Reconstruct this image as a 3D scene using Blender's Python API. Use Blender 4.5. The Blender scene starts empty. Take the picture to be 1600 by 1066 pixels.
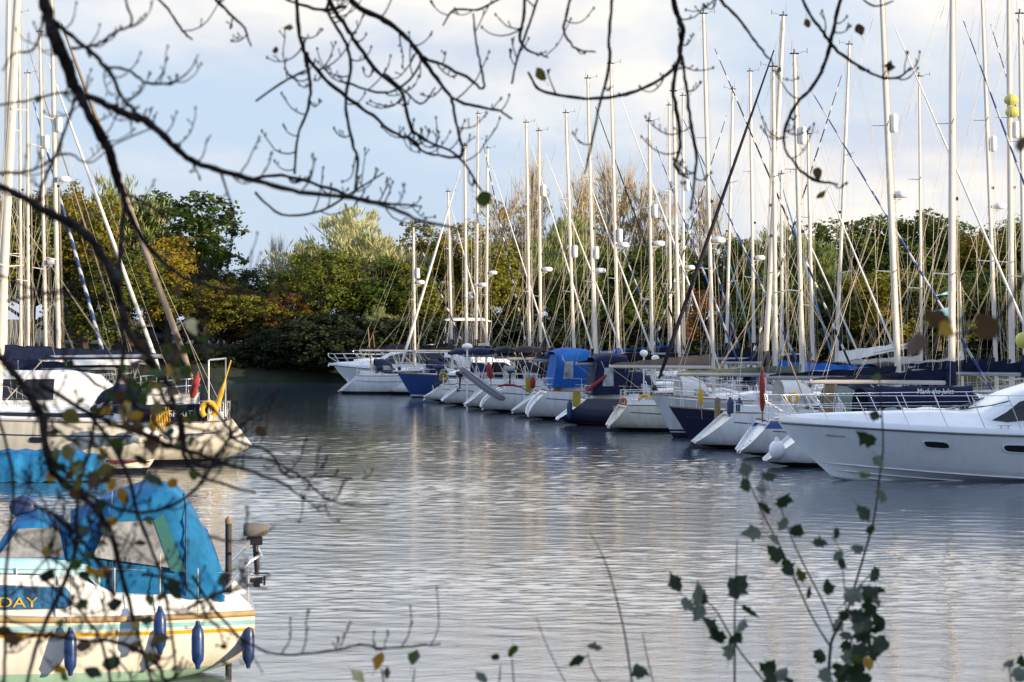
import bpy, math, random
from mathutils import Vector, Matrix, Euler, noise
R = math.radians
sc = bpy.context.scene
COL = sc.collection
rnd = random.Random(11)
F = 3600.0; CH = 4.9; HY = 497.0          # focal length in photo pixels, camera height, horizon row
SUN_D = (0.88, -0.475)                    # direction towards the sun: to the right and behind the camera
SUN_EL = R(7)

def Yw(py): return CH * F / (py - HY)      # distance of a point on the water
def P(px, py, Y): return Vector(((px - 800) * Y / F, Y, CH - (py - HY) * Y / F))

# ------------------------------------------------------------------ materials
MATS = {}
def nodes_of(m):
    m.use_nodes = True
    return m.node_tree.nodes, m.node_tree.links, m.node_tree.nodes['Principled BSDF']
def mat(name, col, rough=0.5, metal=0.0, var=0.12, scale=6.0, bump=0.0, bscale=30.0, spec=0.5, coat=0.0, trans=0.0, alpha=1.0):
    """painted or natural surface: base colour broken up by procedural noise, optional bump"""
    if name in MATS: return MATS[name]
    m = bpy.data.materials.new(name); N, L, b = nodes_of(m)
    tc = N.new('ShaderNodeTexCoord'); nz = N.new('ShaderNodeTexNoise')
    nz.inputs['Scale'].default_value = scale; nz.inputs['Detail'].default_value = 5; nz.inputs['Roughness'].default_value = 0.65
    L.new(tc.outputs['Object'], nz.inputs['Vector'])
    rp = N.new('ShaderNodeValToRGB')
    e = rp.color_ramp.elements
    e[0].position = 0.3; e[1].position = 0.72
    e[0].color = (*[max(0, c * (1 - var)) for c in col], 1); e[1].color = (*[min(1, c * (1 + var)) for c in col], 1)
    L.new(nz.outputs['Fac'], rp.inputs['Fac']); L.new(rp.outputs['Color'], b.inputs['Base Color'])
    b.inputs['Roughness'].default_value = rough; b.inputs['Metallic'].default_value = metal
    b.inputs['Specular IOR Level'].default_value = spec; b.inputs['Coat Weight'].default_value = coat
    b.inputs['Alpha'].default_value = alpha
    if bump:
        n2 = N.new('ShaderNodeTexNoise'); n2.inputs['Scale'].default_value = bscale; n2.inputs['Detail'].default_value = 4
        L.new(tc.outputs['Object'], n2.inputs['Vector'])
        bp = N.new('ShaderNodeBump'); bp.inputs['Strength'].default_value = bump; bp.inputs['Distance'].default_value = 0.02
        L.new(n2.outputs['Fac'], bp.inputs['Height']); L.new(bp.outputs['Normal'], b.inputs['Normal'])
    if trans: b.inputs['Transmission Weight'].default_value = trans
    MATS[name] = m; return m

def hull_mat(name, col, boot, under, z0=0.05, z1=0.16, rough=0.22, stripe=None, dirt=.84):
    """gelcoat topsides with painted antifouling, boot top and optional stripes, chosen by height on the hull"""
    if name in MATS: return MATS[name]
    m = bpy.data.materials.new(name); N, L, b = nodes_of(m)
    tc = N.new('ShaderNodeTexCoord'); sx = N.new('ShaderNodeSeparateXYZ'); L.new(tc.outputs['Object'], sx.inputs[0])
    nz = N.new('ShaderNodeTexNoise'); nz.inputs['Scale'].default_value = 1.4; nz.inputs['Detail'].default_value = 6
    mp = N.new('ShaderNodeMapping'); mp.inputs['Scale'].default_value = (3, 3, 0.6)
    L.new(tc.outputs['Object'], mp.inputs[0]); L.new(mp.outputs[0], nz.inputs['Vector'])
    mr = N.new('ShaderNodeMapRange'); mr.inputs[1].default_value = -0.2; mr.inputs[2].default_value = 1.8
    L.new(sx.outputs['Z'], mr.inputs[0])
    rp = N.new('ShaderNodeValToRGB'); rp.color_ramp.interpolation = 'CONSTANT'
    f = lambda z: (z + 0.2) / 2.0
    el = rp.color_ramp.elements
    el[0].position = 0; el[0].color = (*under, 1); el[1].position = f(z0); el[1].color = (*boot, 1)
    k = el.new(f(z1)); k.color = (*col, 1)
    for (a, c_, cc) in (stripe or []):
        q = el.new(f(a)); q.color = (*cc, 1); q = el.new(f(c_)); q.color = (*col, 1)
    L.new(mr.outputs[0], rp.inputs['Fac'])
    r2 = N.new('ShaderNodeValToRGB'); r2.color_ramp.elements[0].position = 0.35; r2.color_ramp.elements[0].color = (dirt, dirt, dirt * .97, 1)
    r2.color_ramp.elements[1].position = 0.6; r2.color_ramp.elements[1].color = (1, 1, 1, 1)
    L.new(nz.outputs['Fac'], r2.inputs['Fac'])
    mx = N.new('ShaderNodeMix'); mx.data_type = 'RGBA'; mx.blend_type = 'MULTIPLY'; mx.inputs[0].default_value = 1
    L.new(rp.outputs['Color'], mx.inputs[6]); L.new(r2.outputs['Color'], mx.inputs[7]); L.new(mx.outputs[2], b.inputs['Base Color'])
    b.inputs['Roughness'].default_value = rough
    MATS[name] = m; return m

def spiral_mat(name, c1, c2, duty=0.5, freq=1.1):
    """rolled headsail: protective strip winding round the roll"""
    if name in MATS: return MATS[name]
    m = bpy.data.materials.new(name); N, L, b = nodes_of(m)
    tc = N.new('ShaderNodeTexCoord'); sx = N.new('ShaderNodeSeparateXYZ'); L.new(tc.outputs['Object'], sx.inputs[0])
    ma = N.new('ShaderNodeMath'); ma.operation = 'MULTIPLY_ADD'; ma.inputs[1].default_value = 3.0; 
    mb_ = N.new('ShaderNodeMath'); mb_.operation = 'MULTIPLY'; mb_.inputs[1].default_value = freq
    L.new(sx.outputs['Z'], mb_.inputs[0]); L.new(sx.outputs['Y'], ma.inputs[0]); L.new(mb_.outputs[0], ma.inputs[2])
    fr = N.new('ShaderNodeMath'); fr.operation = 'FRACT'; L.new(ma.outputs[0], fr.inputs[0])
    rp = N.new('ShaderNodeValToRGB'); rp.color_ramp.interpolation = 'CONSTANT'
    rp.color_ramp.elements[0].color = (*c1, 1); rp.color_ramp.elements[1].position = duty; rp.color_ramp.elements[1].color = (*c2, 1)
    L.new(fr.outputs[0], rp.inputs['Fac']); L.new(rp.outputs['Color'], b.inputs['Base Color']); b.inputs['Roughness'].default_value = 0.8
    MATS[name] = m; return m

WHITE = (0.66, 0.68, 0.69); CREAM = (0.66, 0.64, 0.56); NAVY = (0.012, 0.018, 0.05); BLUEH = (0.02, 0.06, 0.22)
mWhite = mat('white_gelcoat', (0.76, 0.78, 0.79), 0.3, var=0.07, scale=2)
mTrG = mat('warm_grey_gelcoat', (0.6, 0.6, 0.57), 0.35, var=0.15, scale=2)
mTrB = mat('teak_lined_step', (0.5, 0.47, 0.42), 0.5, var=0.35, scale=3)
mDeck = mat('nonskid_deck', (0.55, 0.55, 0.53), 0.6, var=0.08, scale=8)
mTeak = mat('teak', (0.27, 0.17, 0.09), 0.6, var=0.25, scale=14)
mAlu = mat('mast_alloy', (0.60, 0.565, 0.50), 0.4, metal=0.0, var=0.09, scale=1.5)
mAlu2 = mat('grey_alloy', (0.36, 0.37, 0.38), 0.38, metal=0.3, var=0.1, scale=2)
mSteel = mat('stainless', (0.72, 0.73, 0.74), 0.25, metal=0.75, var=0.05)
mWire = mat('rigging_wire', (0.62, 0.56, 0.46), 0.45, metal=0.2, var=0.1)
mRope = mat('rope', (0.5, 0.45, 0.36), 0.9, var=0.25, scale=30)
mNavy = mat('navy_canvas', NAVY, 0.85, var=0.35, scale=5, bump=0.6, bscale=6, spec=0.2)
mDark = mat('black_canvas', (0.014, 0.014, 0.02), 0.85, var=0.3, scale=5, bump=0.6, bscale=6, spec=0.2)
mBlue = mat('bright_blue_canvas', (0.01, 0.09, 0.36), 0.8, var=0.2, scale=4, bump=0.6, bscale=5, spec=0.2)
mGreyC = mat('grey_green_canvas', (0.17, 0.21, 0.17), 0.85, var=0.2, scale=4, bump=0.6, bscale=6, spec=0.2)
mTurq = mat('turquoise_canvas', (0.012, 0.135, 0.31), 0.8, var=0.45, scale=2.2, bump=0.8, bscale=3, spec=0.2)
mTaupe = mat('taupe_canvas', (0.25, 0.2, 0.16), 0.85, var=0.15, scale=4, bump=0.4, bscale=6, spec=0.2)
mWhiteC = mat('white_sailcloth', (0.72, 0.71, 0.67), 0.8, var=0.08, scale=4, bump=0.5, bscale=6, spec=0.2)
mGlass = mat('smoked_window', (0.01, 0.012, 0.016), 0.08, var=0.1, scale=3)
mClear = mat('clear_vinyl', (0.30, 0.32, 0.34), 0.12, var=0.8, scale=1.6, bump=1, bscale=5)
mBlack = mat('black_rubber', (0.015, 0.015, 0.016), 0.5, var=0.2)
mBlackP = mat('black_plastic', (0.02, 0.02, 0.022), 0.3, var=0.2)
mNavyV = mat('navy_vinyl', (0.02, 0.04, 0.12), 0.35, var=0.2)
mYel = mat('yellow_fabric', (0.62, 0.36, 0.02), 0.7, var=0.15)
mOliveY = mat('mustard_fabric', (0.38, 0.30, 0.03), 0.8, var=0.15)
mYelB = mat('lime_yellow_plastic', (0.55, 0.52, 0.10), 0.4, var=0.1)
mRed = mat('red_fabric', (0.24, 0.022, 0.02), 0.8, var=0.2, bump=0.6, bscale=8)
mCyan = mat('pale_blue_flag', (0.25, 0.55, 0.7), 0.8, var=0.15)
mWood = mat('weathered_wood', (0.24, 0.17, 0.10), 0.8, var=0.3, scale=10)
mGrey = mat('grey_hypalon', (0.36, 0.38, 0.4), 0.5, var=0.1)
mPont = mat('pontoon_planks', (0.2, 0.18, 0.15), 0.9, var=0.3, scale=3)
mRadar = mat('radome_white', (0.8, 0.8, 0.78), 0.35, var=0.04)
mSpN = spiral_mat('navy_white_roll', NAVY, (0.7, 0.68, 0.62), 0.75)
mSpB = spiral_mat('blue_grey_roll', (0.03, 0.06, 0.2), (0.42, 0.45, 0.5), 0.6)
mSpK = mat('black_roll', (0.014, 0.014, 0.02), 0.8, var=0.3, scale=3, spec=.2)
mSpW = mat('white_roll', (0.7, 0.69, 0.66), 0.8, var=0.1, scale=3)
mSpG = mat('teal_roll', (0.02, 0.12, 0.2), 0.8, var=0.2, scale=2)
mSpS = mat('sky_blue_roll', (0.06, 0.2, 0.42), 0.8, var=0.2, scale=2)

# ------------------------------------------------------------------ mesh helper
class MB:
    def __init__(s): s.v = []; s.f = []; s.sm = []
    def add(s, vs, fs, smooth=False):
        o = len(s.v); s.v += [tuple(v) for v in vs]
        for f in fs: s.f.append(tuple(i + o for i in f)); s.sm.append(smooth)
        return s
    def box(s, c, d, rz=0.0, ry=0.0, taper=1.0):
        x, y, z = d[0] / 2, d[1] / 2, d[2] / 2
        m = Matrix.Translation(c) @ Euler((0, ry, rz)).to_matrix().to_4x4()
        b = min(x, y, z) * 0.25
        vs = []
        for (zz, t, q) in ((-z, 1, b), (-z + b, 1, 0), (z - b, taper, 0), (z, taper, b)):
            for (sx, sy) in ((-1, -1), (1, -1), (1, 1), (-1, 1)):
                vs.append(m @ Vector((sx * (x * t - q), sy * (y * t - q), zz)))
        fs = [(3, 2, 1, 0), (12, 13, 14, 15)]
        for k in range(3):
            for j in range(4): fs.append((4 * k + j, 4 * k + (j + 1) % 4, 4 * k + 4 + (j + 1) % 4, 4 * k + 4 + j))
        return s.add(vs, fs)
    def tube(s, pts, r, n=6, cap=True, flat=1.0):
        pts = [Vector(p) for p in pts]
        rr = r if isinstance(r, (list, tuple)) else [r] * len(pts)
        rings = []; up = None
        for i, p in enumerate(pts):
            t = (pts[min(i + 1, len(pts) - 1)] - pts[max(i - 1, 0)])
            if t.length < 1e-7: t = Vector((0, 0, 1))
            t.normalize()
            if up is None:
                a = Vector((0, 1, 0)) if abs(t.y) < 0.9 else Vector((1, 0, 0))
                up = (a - t * a.dot(t)).normalized()
            else:
                up = (up - t * up.dot(t)); up = up.normalized() if up.length > 1e-5 else t.orthogonal().normalized()
            w = t.cross(up)
            rings.append([p + (up * math.cos(k * 2 * math.pi / n) * flat + w * math.sin(k * 2 * math.pi / n)) * rr[i] for k in range(n)])
        return s.loft(rings, True, cap, True)
    def loft(s, rings, closed=True, cap=False, smooth=True):
        n = len(rings[0]); vs = [p for r_ in rings for p in r_]; fs = []
        for i in range(len(rings) - 1):
            for k in range(n if closed else n - 1):
                a = i * n + k; b = i * n + (k + 1) % n
                fs.append((a, b, b + n, a + n))
        s.add(vs, fs, smooth)
        if cap:
            s.add(rings[0], [tuple(range(n))[::-1]]); s.add(rings[-1], [tuple(range(n))])
        return s
    def ball(s, c, rx, ry=None, rz=None, n=10, m=7):
        ry = ry or rx; rz = rz or rx; c = Vector(c)
        rings = []
        for i in range(m + 1):
            a = -math.pi / 2 + math.pi * i / m; ca = max(math.cos(a), 0.02)
            rings.append([c + Vector((rx * ca * math.cos(2 * math.pi * k / n), ry * ca * math.sin(2 * math.pi * k / n), rz * math.sin(a))) for k in range(n)])
        return s.loft(rings, True, True, True)
    def lathe(s, c, prof, n=12):
        c = Vector(c)
        return s.loft([[c + Vector((r_ * math.cos(2 * math.pi * k / n), r_ * math.sin(2 * math.pi * k / n), z)) for k in range(n)] for r_, z in prof], True, True, True)
    def build(s, name, m, parent=None, mx=None):
        me = bpy.data.meshes.new(name)
        me.from_pydata(s.v if mx is None else [tuple(mx @ Vector(v)) for v in s.v], [], s.f)
        me.polygons.foreach_set('use_smooth', s.sm); me.materials.append(m); me.update()
        o = bpy.data.objects.new(name, me); COL.objects.link(o)
        if parent is not None: o.parent = parent
        return o

def tag(o, label=None, cat=None, group=None, kind=None):
    if label: o['label'] = label
    if cat: o['category'] = cat
    if group: o['group'] = group
    if kind: o['kind'] = kind
    return o
def empty(name, loc, label, cat, rz=0.0, group=None):
    o = bpy.data.objects.new(name, None); COL.objects.link(o); o.location = loc; o.rotation_euler = (0, 0, rz); o.empty_display_size = 0.3
    return tag(o, label, cat, group)
def text_obj(body, size, m, parent, mx, ext=0.003, shear=0.0, sx=1.0):
    cu = bpy.data.curves.new('lettering', 'FONT'); cu.body = body; cu.size = size; cu.extrude = ext; cu.shear = shear
    t = bpy.data.objects.new('tmp_text', cu); COL.objects.link(t)
    dg = bpy.context.evaluated_depsgraph_get()
    me = bpy.data.meshes.new_from_object(t.evaluated_get(dg)); bpy.data.objects.remove(t)
    me.transform(mx @ Matrix.Diagonal((sx, 1, 1, 1))); me.materials.clear(); me.materials.append(m)
    o = bpy.data.objects.new('lettering', me); COL.objects.link(o); o.parent = parent
    return o

# ------------------------------------------------------------------ hull geometry
class Hull:
    """stern at x=0 on the water, bow along +x; z=0 is the waterline"""
    def __init__(h, L, B, Fs, Fb, stern='scoop', sc_=1.25, bow=0.9, tr=0.74, flare=0.0, keel=0.4):
        h.L, h.B, h.Fs, h.Fb, h.stern, h.sc, h.bow, h.tr, h.flare, h.keel = L, B, Fs, Fb, stern, sc_, bow, tr, flare, keel
    def sheer(h, u): return h.Fs + (h.Fb - h.Fs) * u ** 1.7 - 0.06 * math.sin(math.pi * u)
    def half(h, u):
        if u < 0.4: k = h.tr + (1 - h.tr) * math.sin(u / 0.4 * math.pi / 2)
        else: k = max(0.012, 1 - ((u - 0.4) / 0.6) ** 2.3)
        return h.B / 2 * k
    def xa(h, z):
        q = max(0, z) / h.Fs
        if h.stern == 'scoop': return h.sc * q ** 0.85
        if h.stern == 'arch': return h.sc * q ** 2.2
        if h.stern == 'counter': return -h.sc * min(q, 1) * (1.5 - 0.5 * q)
        return -0.12 * q
    def xf(h, z):
        q = max(-0.2, z) / h.Fb
        return h.L - h.bow * (1 - min(q, 1.1))
    def pt(h, u, a, off=0.0):
        """a: -1 port sheer .. 0 keel .. 1 starboard sheer"""
        zs = h.sheer(u); zk = -h.keel * min(1, u / .14) ** .8 * math.sin(math.pi * min(1, 0.12 + u * 0.9)) ** 0.7 + 0.09 * (1 - u)
        t = abs(a); ang = t * math.pi / 2
        y = h.half(u) * (math.sin(ang) ** (0.62 + .5 * max(0, 1 - u * 5) * (h.stern in ('scoop', 'arch')))) * (1 - h.flare * u * (1 - t))
        z = zk + (zs - zk) * (1 - math.cos(ang) ** 0.95 if t < 1 else 1)
        x = h.xa(z) * (1 - u) ** 1.0 + h.xf(z) * u
        return Vector((x, (y + off) * (1 if a > 0 else -1), z))
    def edge(h, u, side, inset=0.0, dz=0.0):
        zs = h.sheer(u)
        return Vector((h.xa(zs) * (1 - u) + h.xf(zs) * u, side * max(0.0, h.half(u) - inset), zs + dz))
    def u_of(h, x):
        a = h.xa(h.Fs); return max(0.0, min(1.0, (x - a) / (h.L - a)))
    def shell(h, nu=30, nv=9):
        A = [(-1 + j / nv) for j in range(2 * nv + 1)]
        rings = []
        for i in range(nu + 1):
            u = (i / nu); u = 1 - (1 - u) ** 1.25 if u > 0 else 0
            rings.append([h.pt(u, a) for a in A])
        m = MB(); m.loft(rings, False, False, True); return m, rings[0]
    def deck(h, nu=22, dz=0.0):
        rings = []
        for i in range(nu + 1):
            u = i / nu; e = h.edge(u, 1); b = e.y
            rings.append([Vector((e.x, b * k, e.z + dz + 0.10 * (b / (h.B / 2)) * (1 - k * k))) for k in (1, 0.6, 0.2, -0.2, -0.6, -1)])
        return MB().loft(rings, False, False, True)

def transom(h, ring):
    m = MB(); c = sum(ring, Vector()) / len(ring); n = len(ring)
    fw = Vector((1, 0, 0))
    inner = [c + (p - c) * 0.86 + Vector((0.0, 0, 0.01)) for p in ring]
    deep = [c + (p - c) * 0.84 + fw * 0.14 for p in ring]
    if h.stern in ('scoop', 'arch'):
        m.loft([ring, inner, deep], True, False, False)
        h.deep = deep
    else:
        m.add(ring, [tuple(range(n))])
    return m

def arch(x, w, z0, hgt, n=9, p=0.8):
    return [Vector((x, w * math.cos(math.pi * k / n) if p == 1 else w * (abs(math.cos(math.pi * k / n)) ** p) * (1 if k < n / 2 else -1),
                    z0 + hgt * math.sin(math.pi * k / n) ** 0.7)) for k in range(n + 1)]

# ------------------------------------------------------------------ sailing yacht
def sail_yacht(d):
    """d: dictionary of looks.  Returns the root; d['O'] is the world point of the stern on the water, d['hd'] the heading."""
    L = d.get('L', 11.0); B = d.get('B', 3.4); Fs = d.get('Fs', 1.15); Fb = d.get('Fb', 1.5)
    O = d['O']; hd = d['hd']; lod = d.get('lod', 0)
    root = empty('sailing_yacht', O, d['label'], 'sailing boat', hd, d.get('group'))
    r = random.Random(int(abs(O.x * 31 + O.y * 7) * 10))
    H = Hull(L, B, Fs, Fb, d.get('stern', 'scoop'), d.get('sc', 1.25), tr=d.get('tr', 0.62))
    if 'lift' in d:
        lf = d['lift']; ex = 1.9 if d.get('stern') == 'arch' else .9
        H.xa = lambda z: (lf - z) * 2.6 if z < lf else ((z - lf) / (Fs - lf)) ** ex * d.get('sc', 1.1)
    sh, ring = H.shell(); sh.build('hull', d.get('hull', hW), root)
    transom(H, ring).build('transom', d.get('hull', hW) if d.get('hull') is not hN else mWhite, root)
    if H.stern in ('scoop', 'arch'):
        MB().add(H.deep, [tuple(range(len(H.deep)))]).build('boarding_step', d.get('trm', mTrG), root)
        if r.random() < .55:
            m = MB(); lo = H.deep[len(H.deep) // 2]; xt_ = H.xa(H.Fs)
            for y in (-.2, .2): m.tube([(.06, y, .12), (xt_ * .55, y, Fs * .55 + .05), (xt_ * .5, y, Fs * .95)], .018, 5)
            for k in range(4): t = .2 + .2 * k; m.tube([(xt_ * .55 * t + .06, -.2, .12 + Fs * .45 * t), (xt_ * .55 * t + .06, .2, .12 + Fs * .45 * t)], .016, 5)
            m.build('ladder', mSteel, root)
    dk = H.deck().build('deck', mDeck, root)
    for s in (-1, 1):
        MB().tube([H.edge(u / 16, s, 0.02, 0.03) for u in range(17)], 0.025, 4).build('toe_rail', d.get('toe', mTeak), root)
    st = d.get('cove', mNavyV)
    if st:
        for s in (-1, 1):
            m = MB(); a = 0.93; rg = []
            for i in range(25):
                u = 0.03 + i / 24 * 0.93
                rg.append([H.pt(u, s * 0.845, 0.006), H.pt(u, s * 0.862, 0.006)])
            m.loft(rg, False, False, True).build('cove_stripe', st, root)
    # coachroof
    x1 = L * 0.30; x2 = L * 0.74; hw = B * 0.30; zt = 0.42
    def cr(t):
        x = x1 + (x2 - x1) * t; u = H.u_of(x); w = min(hw * (1 - 0.45 * t * t), H.half(u) - 0.35); zb = H.sheer(u) + 0.02
        hh = zt * (1 - 0.15 * t) if t < 0.75 else zt * (0.8875 * (1 - ((t - 0.75) / 0.25) ** 1.6 * 0.93))
        return x, max(w, 0.15), zb, hh
    rg = []
    for i in range(15):
        x, w, zb, hh = cr(i / 14)
        rg.append([Vector((x, w * a, zb + hh * b_)) for a, b_ in ((1.06, 0), (0.98, .8), (.86, .97), (.4, 1.08), (-.4, 1.08), (-.86, .97), (-.98, .8), (-1.06, 0))])
    MB().loft(rg, False, True, False).build('coachroof', mWhite, root)
    for s in (-1, 1):
        rg = []
        for i in range(9):
            t = 0.08 + 0.62 * i / 8; x, w, zb, hh = cr(t); e = 1 if 0 < i < 8 else 0.6
            rg.append([Vector((x, s * (w * 1.035 + .006), zb + hh * (0.5 - .17 * e))), Vector((x, s * (w * 1.0 + .006), zb + hh * (0.5 + .17 * e)))])
        MB().loft(rg, False, False, False).build('window', mGlass, root)
    # cockpit coamings and wheel
    zc = H.sheer(0.15)
    for s in (-1, 1):
        rg = []
        for i in range(8):
            x = H.xa(Fs) + 0.25 + (x1 - H.xa(Fs) - 0.15) * i / 7; u = H.u_of(x); y = H.half(u) - 0.42; z = H.sheer(u) + 0.01
            rg.append([Vector((x, s * (y + .12), z)), Vector((x, s * (y + .08), z + .26)), Vector((x, s * (y - .1), z + .28)), Vector((x, s * (y - .14), z))])
        MB().loft(rg, False, True, False).build('cockpit_coaming', mWhite, root)
    xw = H.xa(Fs) + 1.0
    m = MB(); m.tube([(xw, 0.42 * math.cos(a * math.pi / 9), zc + .62 + 0.42 * math.sin(a * math.pi / 9)) for a in range(19)], 0.014, 5)
    for a in range(3): m.tube([(xw, 0.42 * math.cos(a * 1.047), zc + .62 + .42 * math.sin(a * 1.047)), (xw, -0.42 * math.cos(a * 1.047), zc + .62 - .42 * math.sin(a * 1.047))], 0.007, 4)
    m.box((xw + .12, 0, zc + .35), (.16, .2, .8)).build('steering_wheel', mSteel, root)
    # spray hood
    hood = d.get('hood', mNavy)
    if hood:
        hh = d.get('hh', 0.85); z0 = H.sheer(0.3) + 0.3; w = B * 0.33
        A = [arch(x1 + 1.05, w * .8, z0 + .05, .12), arch(x1 + .75, w * .92, z0, hh * .72), arch(x1 + .3, w, z0 - .05, hh), arch(x1 - .3, w * 1.02, z0 - .1, hh * 1.06)]
        MB().loft(A, False, False, True).build('spray_hood', hood, root)
        for k0, k1 in ((1, 3), (4, 5), (6, 8)):
            m = MB()
            a = [A[0][k0] * .8 + A[1][k0] * .2, A[0][k1] * .8 + A[1][k1] * .2, A[0][k1] * .15 + A[1][k1] * .85, A[0][k0] * .15 + A[1][k0] * .85]
            m.add([p + Vector((.02, 0, .012)) for p in a], [(0, 1, 2, 3)])
            m.build('hood_window', mClear, root)
        for s in (0, 9):
            m = MB()
            sy = 1 if s == 0 else -1; y = w * sy
            m.add([Vector((x1 + .85, y * .955, z0 + .08)), Vector((x1 + .2, y * 1.01, z0 + .1)), Vector((x1 + .2, y * .985, z0 + .42)), Vector((x1 + .6, y * .95, z0 + .35))], [(0, 1, 2, 3)])
            m.build('hood_window', mClear, root)
    bim = d.get('bimini')
    if bim:
        xb0, xb1 = H.xa(Fs) + .35, x1 - .4; wz = H.sheer(.1)
        top = wz + 1.95; w = B * .36
        rg = [arch(xb0, w, top - .25, .2), arch(xb0 + .3, w, top - .2, .3), arch((xb0 + xb1) / 2, w, top - .2, .36), arch(xb1, w, top - .22, .28)]
        MB().loft(rg, False, False, True).build('bimini', bim, root)
        if d.get('curtain'):
            m = MB()
            rg = []
            for s in (-1, 1):
                m.add([Vector((xb0 - .15, s * w * 1.08, wz + .2)), Vector((xb1, s * w * 1.08, wz + .25)), Vector((xb1, s * w, top - .2)), Vector((xb0 + .15, s * w, top - .2))], [(0, 1, 2, 3)])
            m.add([Vector((xb0 - .15, -w * 1.08, wz + .2)), Vector((xb0 - .15, w * 1.08, wz + .2)), Vector((xb0 + .12, w, top - .2)), Vector((xb0 + .12, -w, top - .2))], [(0, 1, 2, 3)])
            cu = m.build('cockpit_tent', bim, root)
            for s in (-1, 1):
                m = MB()
                m.add([Vector((xb0 + .35, s * (w * 1.06 + .012), wz + .62)), Vector((xb0 + .85, s * (w * 1.06 + .012), wz + .62)), Vector((xb0 + .85, s * (w * 1.02 + .012), top - .5)), Vector((xb0 + .45, s * (w * 1.02 + .012), top - .5))], [(0, 1, 2, 3)])
                m.build('tent_window', mClear, root)
        for s in (-1, 1):
            m = MB()
            m.tube([(xb0 + .3, s * w, top - .2), (xb0 + 1.0, s * w * 1.06, wz)], .014, 4); m.tube([(xb1, s * w, top - .2), (xb0 + 1.0, s * w * 1.06, wz)], .014, 4)
            m.build('bimini_frame', mSteel, root)
    # rails
    e0 = H.edge(0.0, 1); xs = e0.x; zs = e0.z; ys = e0.y - .06
    for s in (-1, 1):
        m = MB()
        e1 = H.edge(.16, s, .06)
        for hz in (.33, .62):
            m.tube([(e1.x, e1.y, e1.z + hz), (xs + .35, s * ys, zs + hz), (xs + .08, s * (ys - .08), zs + hz), (xs + .02, s * (ys - .3), zs + hz), (xs + .02, s * ys * .35, zs + hz)] , .013, 5)
        for (x, y) in ((e1.x, e1.y), (xs + .3, s * ys), (xs + .03, s * (ys - .3)), (xs + .02, s * ys * .35)):
            m.tube([(x, y, zs), (x, y, zs + .62)], .013, 5)
        m.build('pushpit', mSteel, root)
        m = MB()
        us = [0.16 + .72 * k / 5 for k in range(6)]
        for u in us[1:]:
            e = H.edge(u, s, .06); m.tube([e, e + Vector((0, 0, .62))], .011, 4)
        for hz in (.33, .61):
            m.tube([H.edge(u, s, .06, hz) for u in us], .006, 3)
        m.build('guard_rail', mSteel, root)
    m = MB()
    for hz in (.36, .66):
        m.tube([H.edge(.88, -1, .05, hz), H.edge(.95, -1, .05, hz), Vector((L + .02, 0, Fb + hz)), H.edge(.95, 1, .05, hz), H.edge(.88, 1, .05, hz)], .014, 5)
    for s in (-1, 1):
        for u in (.88, .95): m.tube([H.edge(u, s, .05), H.edge(u, s, .05, .66)], .014, 5)
    m.tube([(L - .1, 0, Fb), (L + .02, 0, Fb + .66)], .014, 5)
    m.build('pulpit', mSteel, root)
    # rig -----------------------------------------------------------
    dx, dy = math.cos(hd), math.sin(hd)
    def solve(px): return ((px - 800) * O.y - F * O.x) / (F * dx - (px - 800) * dy)
    if 'mb' in d:
        xm = solve(d['mb']); xt = solve(d['mt'][0]); Ym = O.y + dy * xt; zt_ = CH + (HY - d['mt'][1]) * Ym / F
        kx = (xt - xm) / max(zt_ - 3, 1); xm -= kx * 2.0
    else:
        xm = L * .58; zt_ = d.get('mh', 15.0); xt = xm - d.get('rake', .25)
    zt_ = min(zt_, 24)
    z0 = 1.0; mr_ = d.get('mr', .085)
    def mp_(z): return Vector((xm + (xt - xm) * (z - z0) / (zt_ - z0), 0, z))
    MB().tube([mp_(z0), mp_(zt_ * .5), mp_(zt_ * .8), mp_(zt_)], [mr_ * 1.05, mr_ * 1.05, mr_, mr_ * .72], 10, flat=.8).build('mast', mAlu, root)
    nsp = 2 if zt_ > 12 else 1
    cw = B * .44; tips = {-1: [], 1: []}
    for k in range(nsp):
        zsp = 1.3 + (zt_ - 1.3) * ((k + 1) / (nsp + 1)) * (1.0 if nsp == 1 else 1.02)
        w = cw * (.88 - .2 * k)
        for s in (-1, 1):
            tp = mp_(zsp) + Vector((-.25, s * w, .08)); tips[s].append(tp)
            MB().tube([mp_(zsp), tp], [.03, .018], 5).build('spreader', mAlu, root)
    top = mp_(zt_ - .15)
    for s in (-1, 1):
        cp = Vector((xm - .2, s * cw, H.sheer(H.u_of(xm)))); m = MB()
        m.tube([cp] + tips[s] + [top], .0075, 3)
        m.tube([cp + Vector((.1, 0, 0)), mp_(tips[s][0].z)], .006, 3)
        if nsp > 1: m.tube([tips[s][0], mp_(tips[s][1].z)], .006, 3)
        m.tube([cp + Vector((-.35, 0, 0)), mp_(tips[s][0].z - .1)], .0065, 3)
        m.build('shroud', mWire, root)
    bow = Vector((L - .12, 0, Fb + .12)); ftop = mp_(zt_ * d.get('fr', .985) - .1)
    gm = d.get('genoa', mSpN); gr = d.get('gr', .048)
    if gm:
        a = bow.lerp(ftop, .035); b = bow.lerp(ftop, .93)
        MB().tube([a, a.lerp(b, .06), a.lerp(b, .45), a.lerp(b, .8), b], [gr * .5, gr * 1.1, gr, gr * .65, gr * .35], 8).build('furled_headsail', gm, root)
        m = MB(); m.lathe(bow + Vector((0, 0, .05)), [(.03, 0), (.11, .02), (.11, .2), (.04, .24)], 8); m.build('furling_drum', mBlackP, root)
    MB().tube([bow, ftop], .008, 3).build('forestay', mWire, root)
    bs = Vector((xs + .05, 0, zs + .05)); fk = bs.lerp(mp_(zt_), .18); m = MB()
    m.tube([mp_(zt_), fk], .007, 3)
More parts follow.
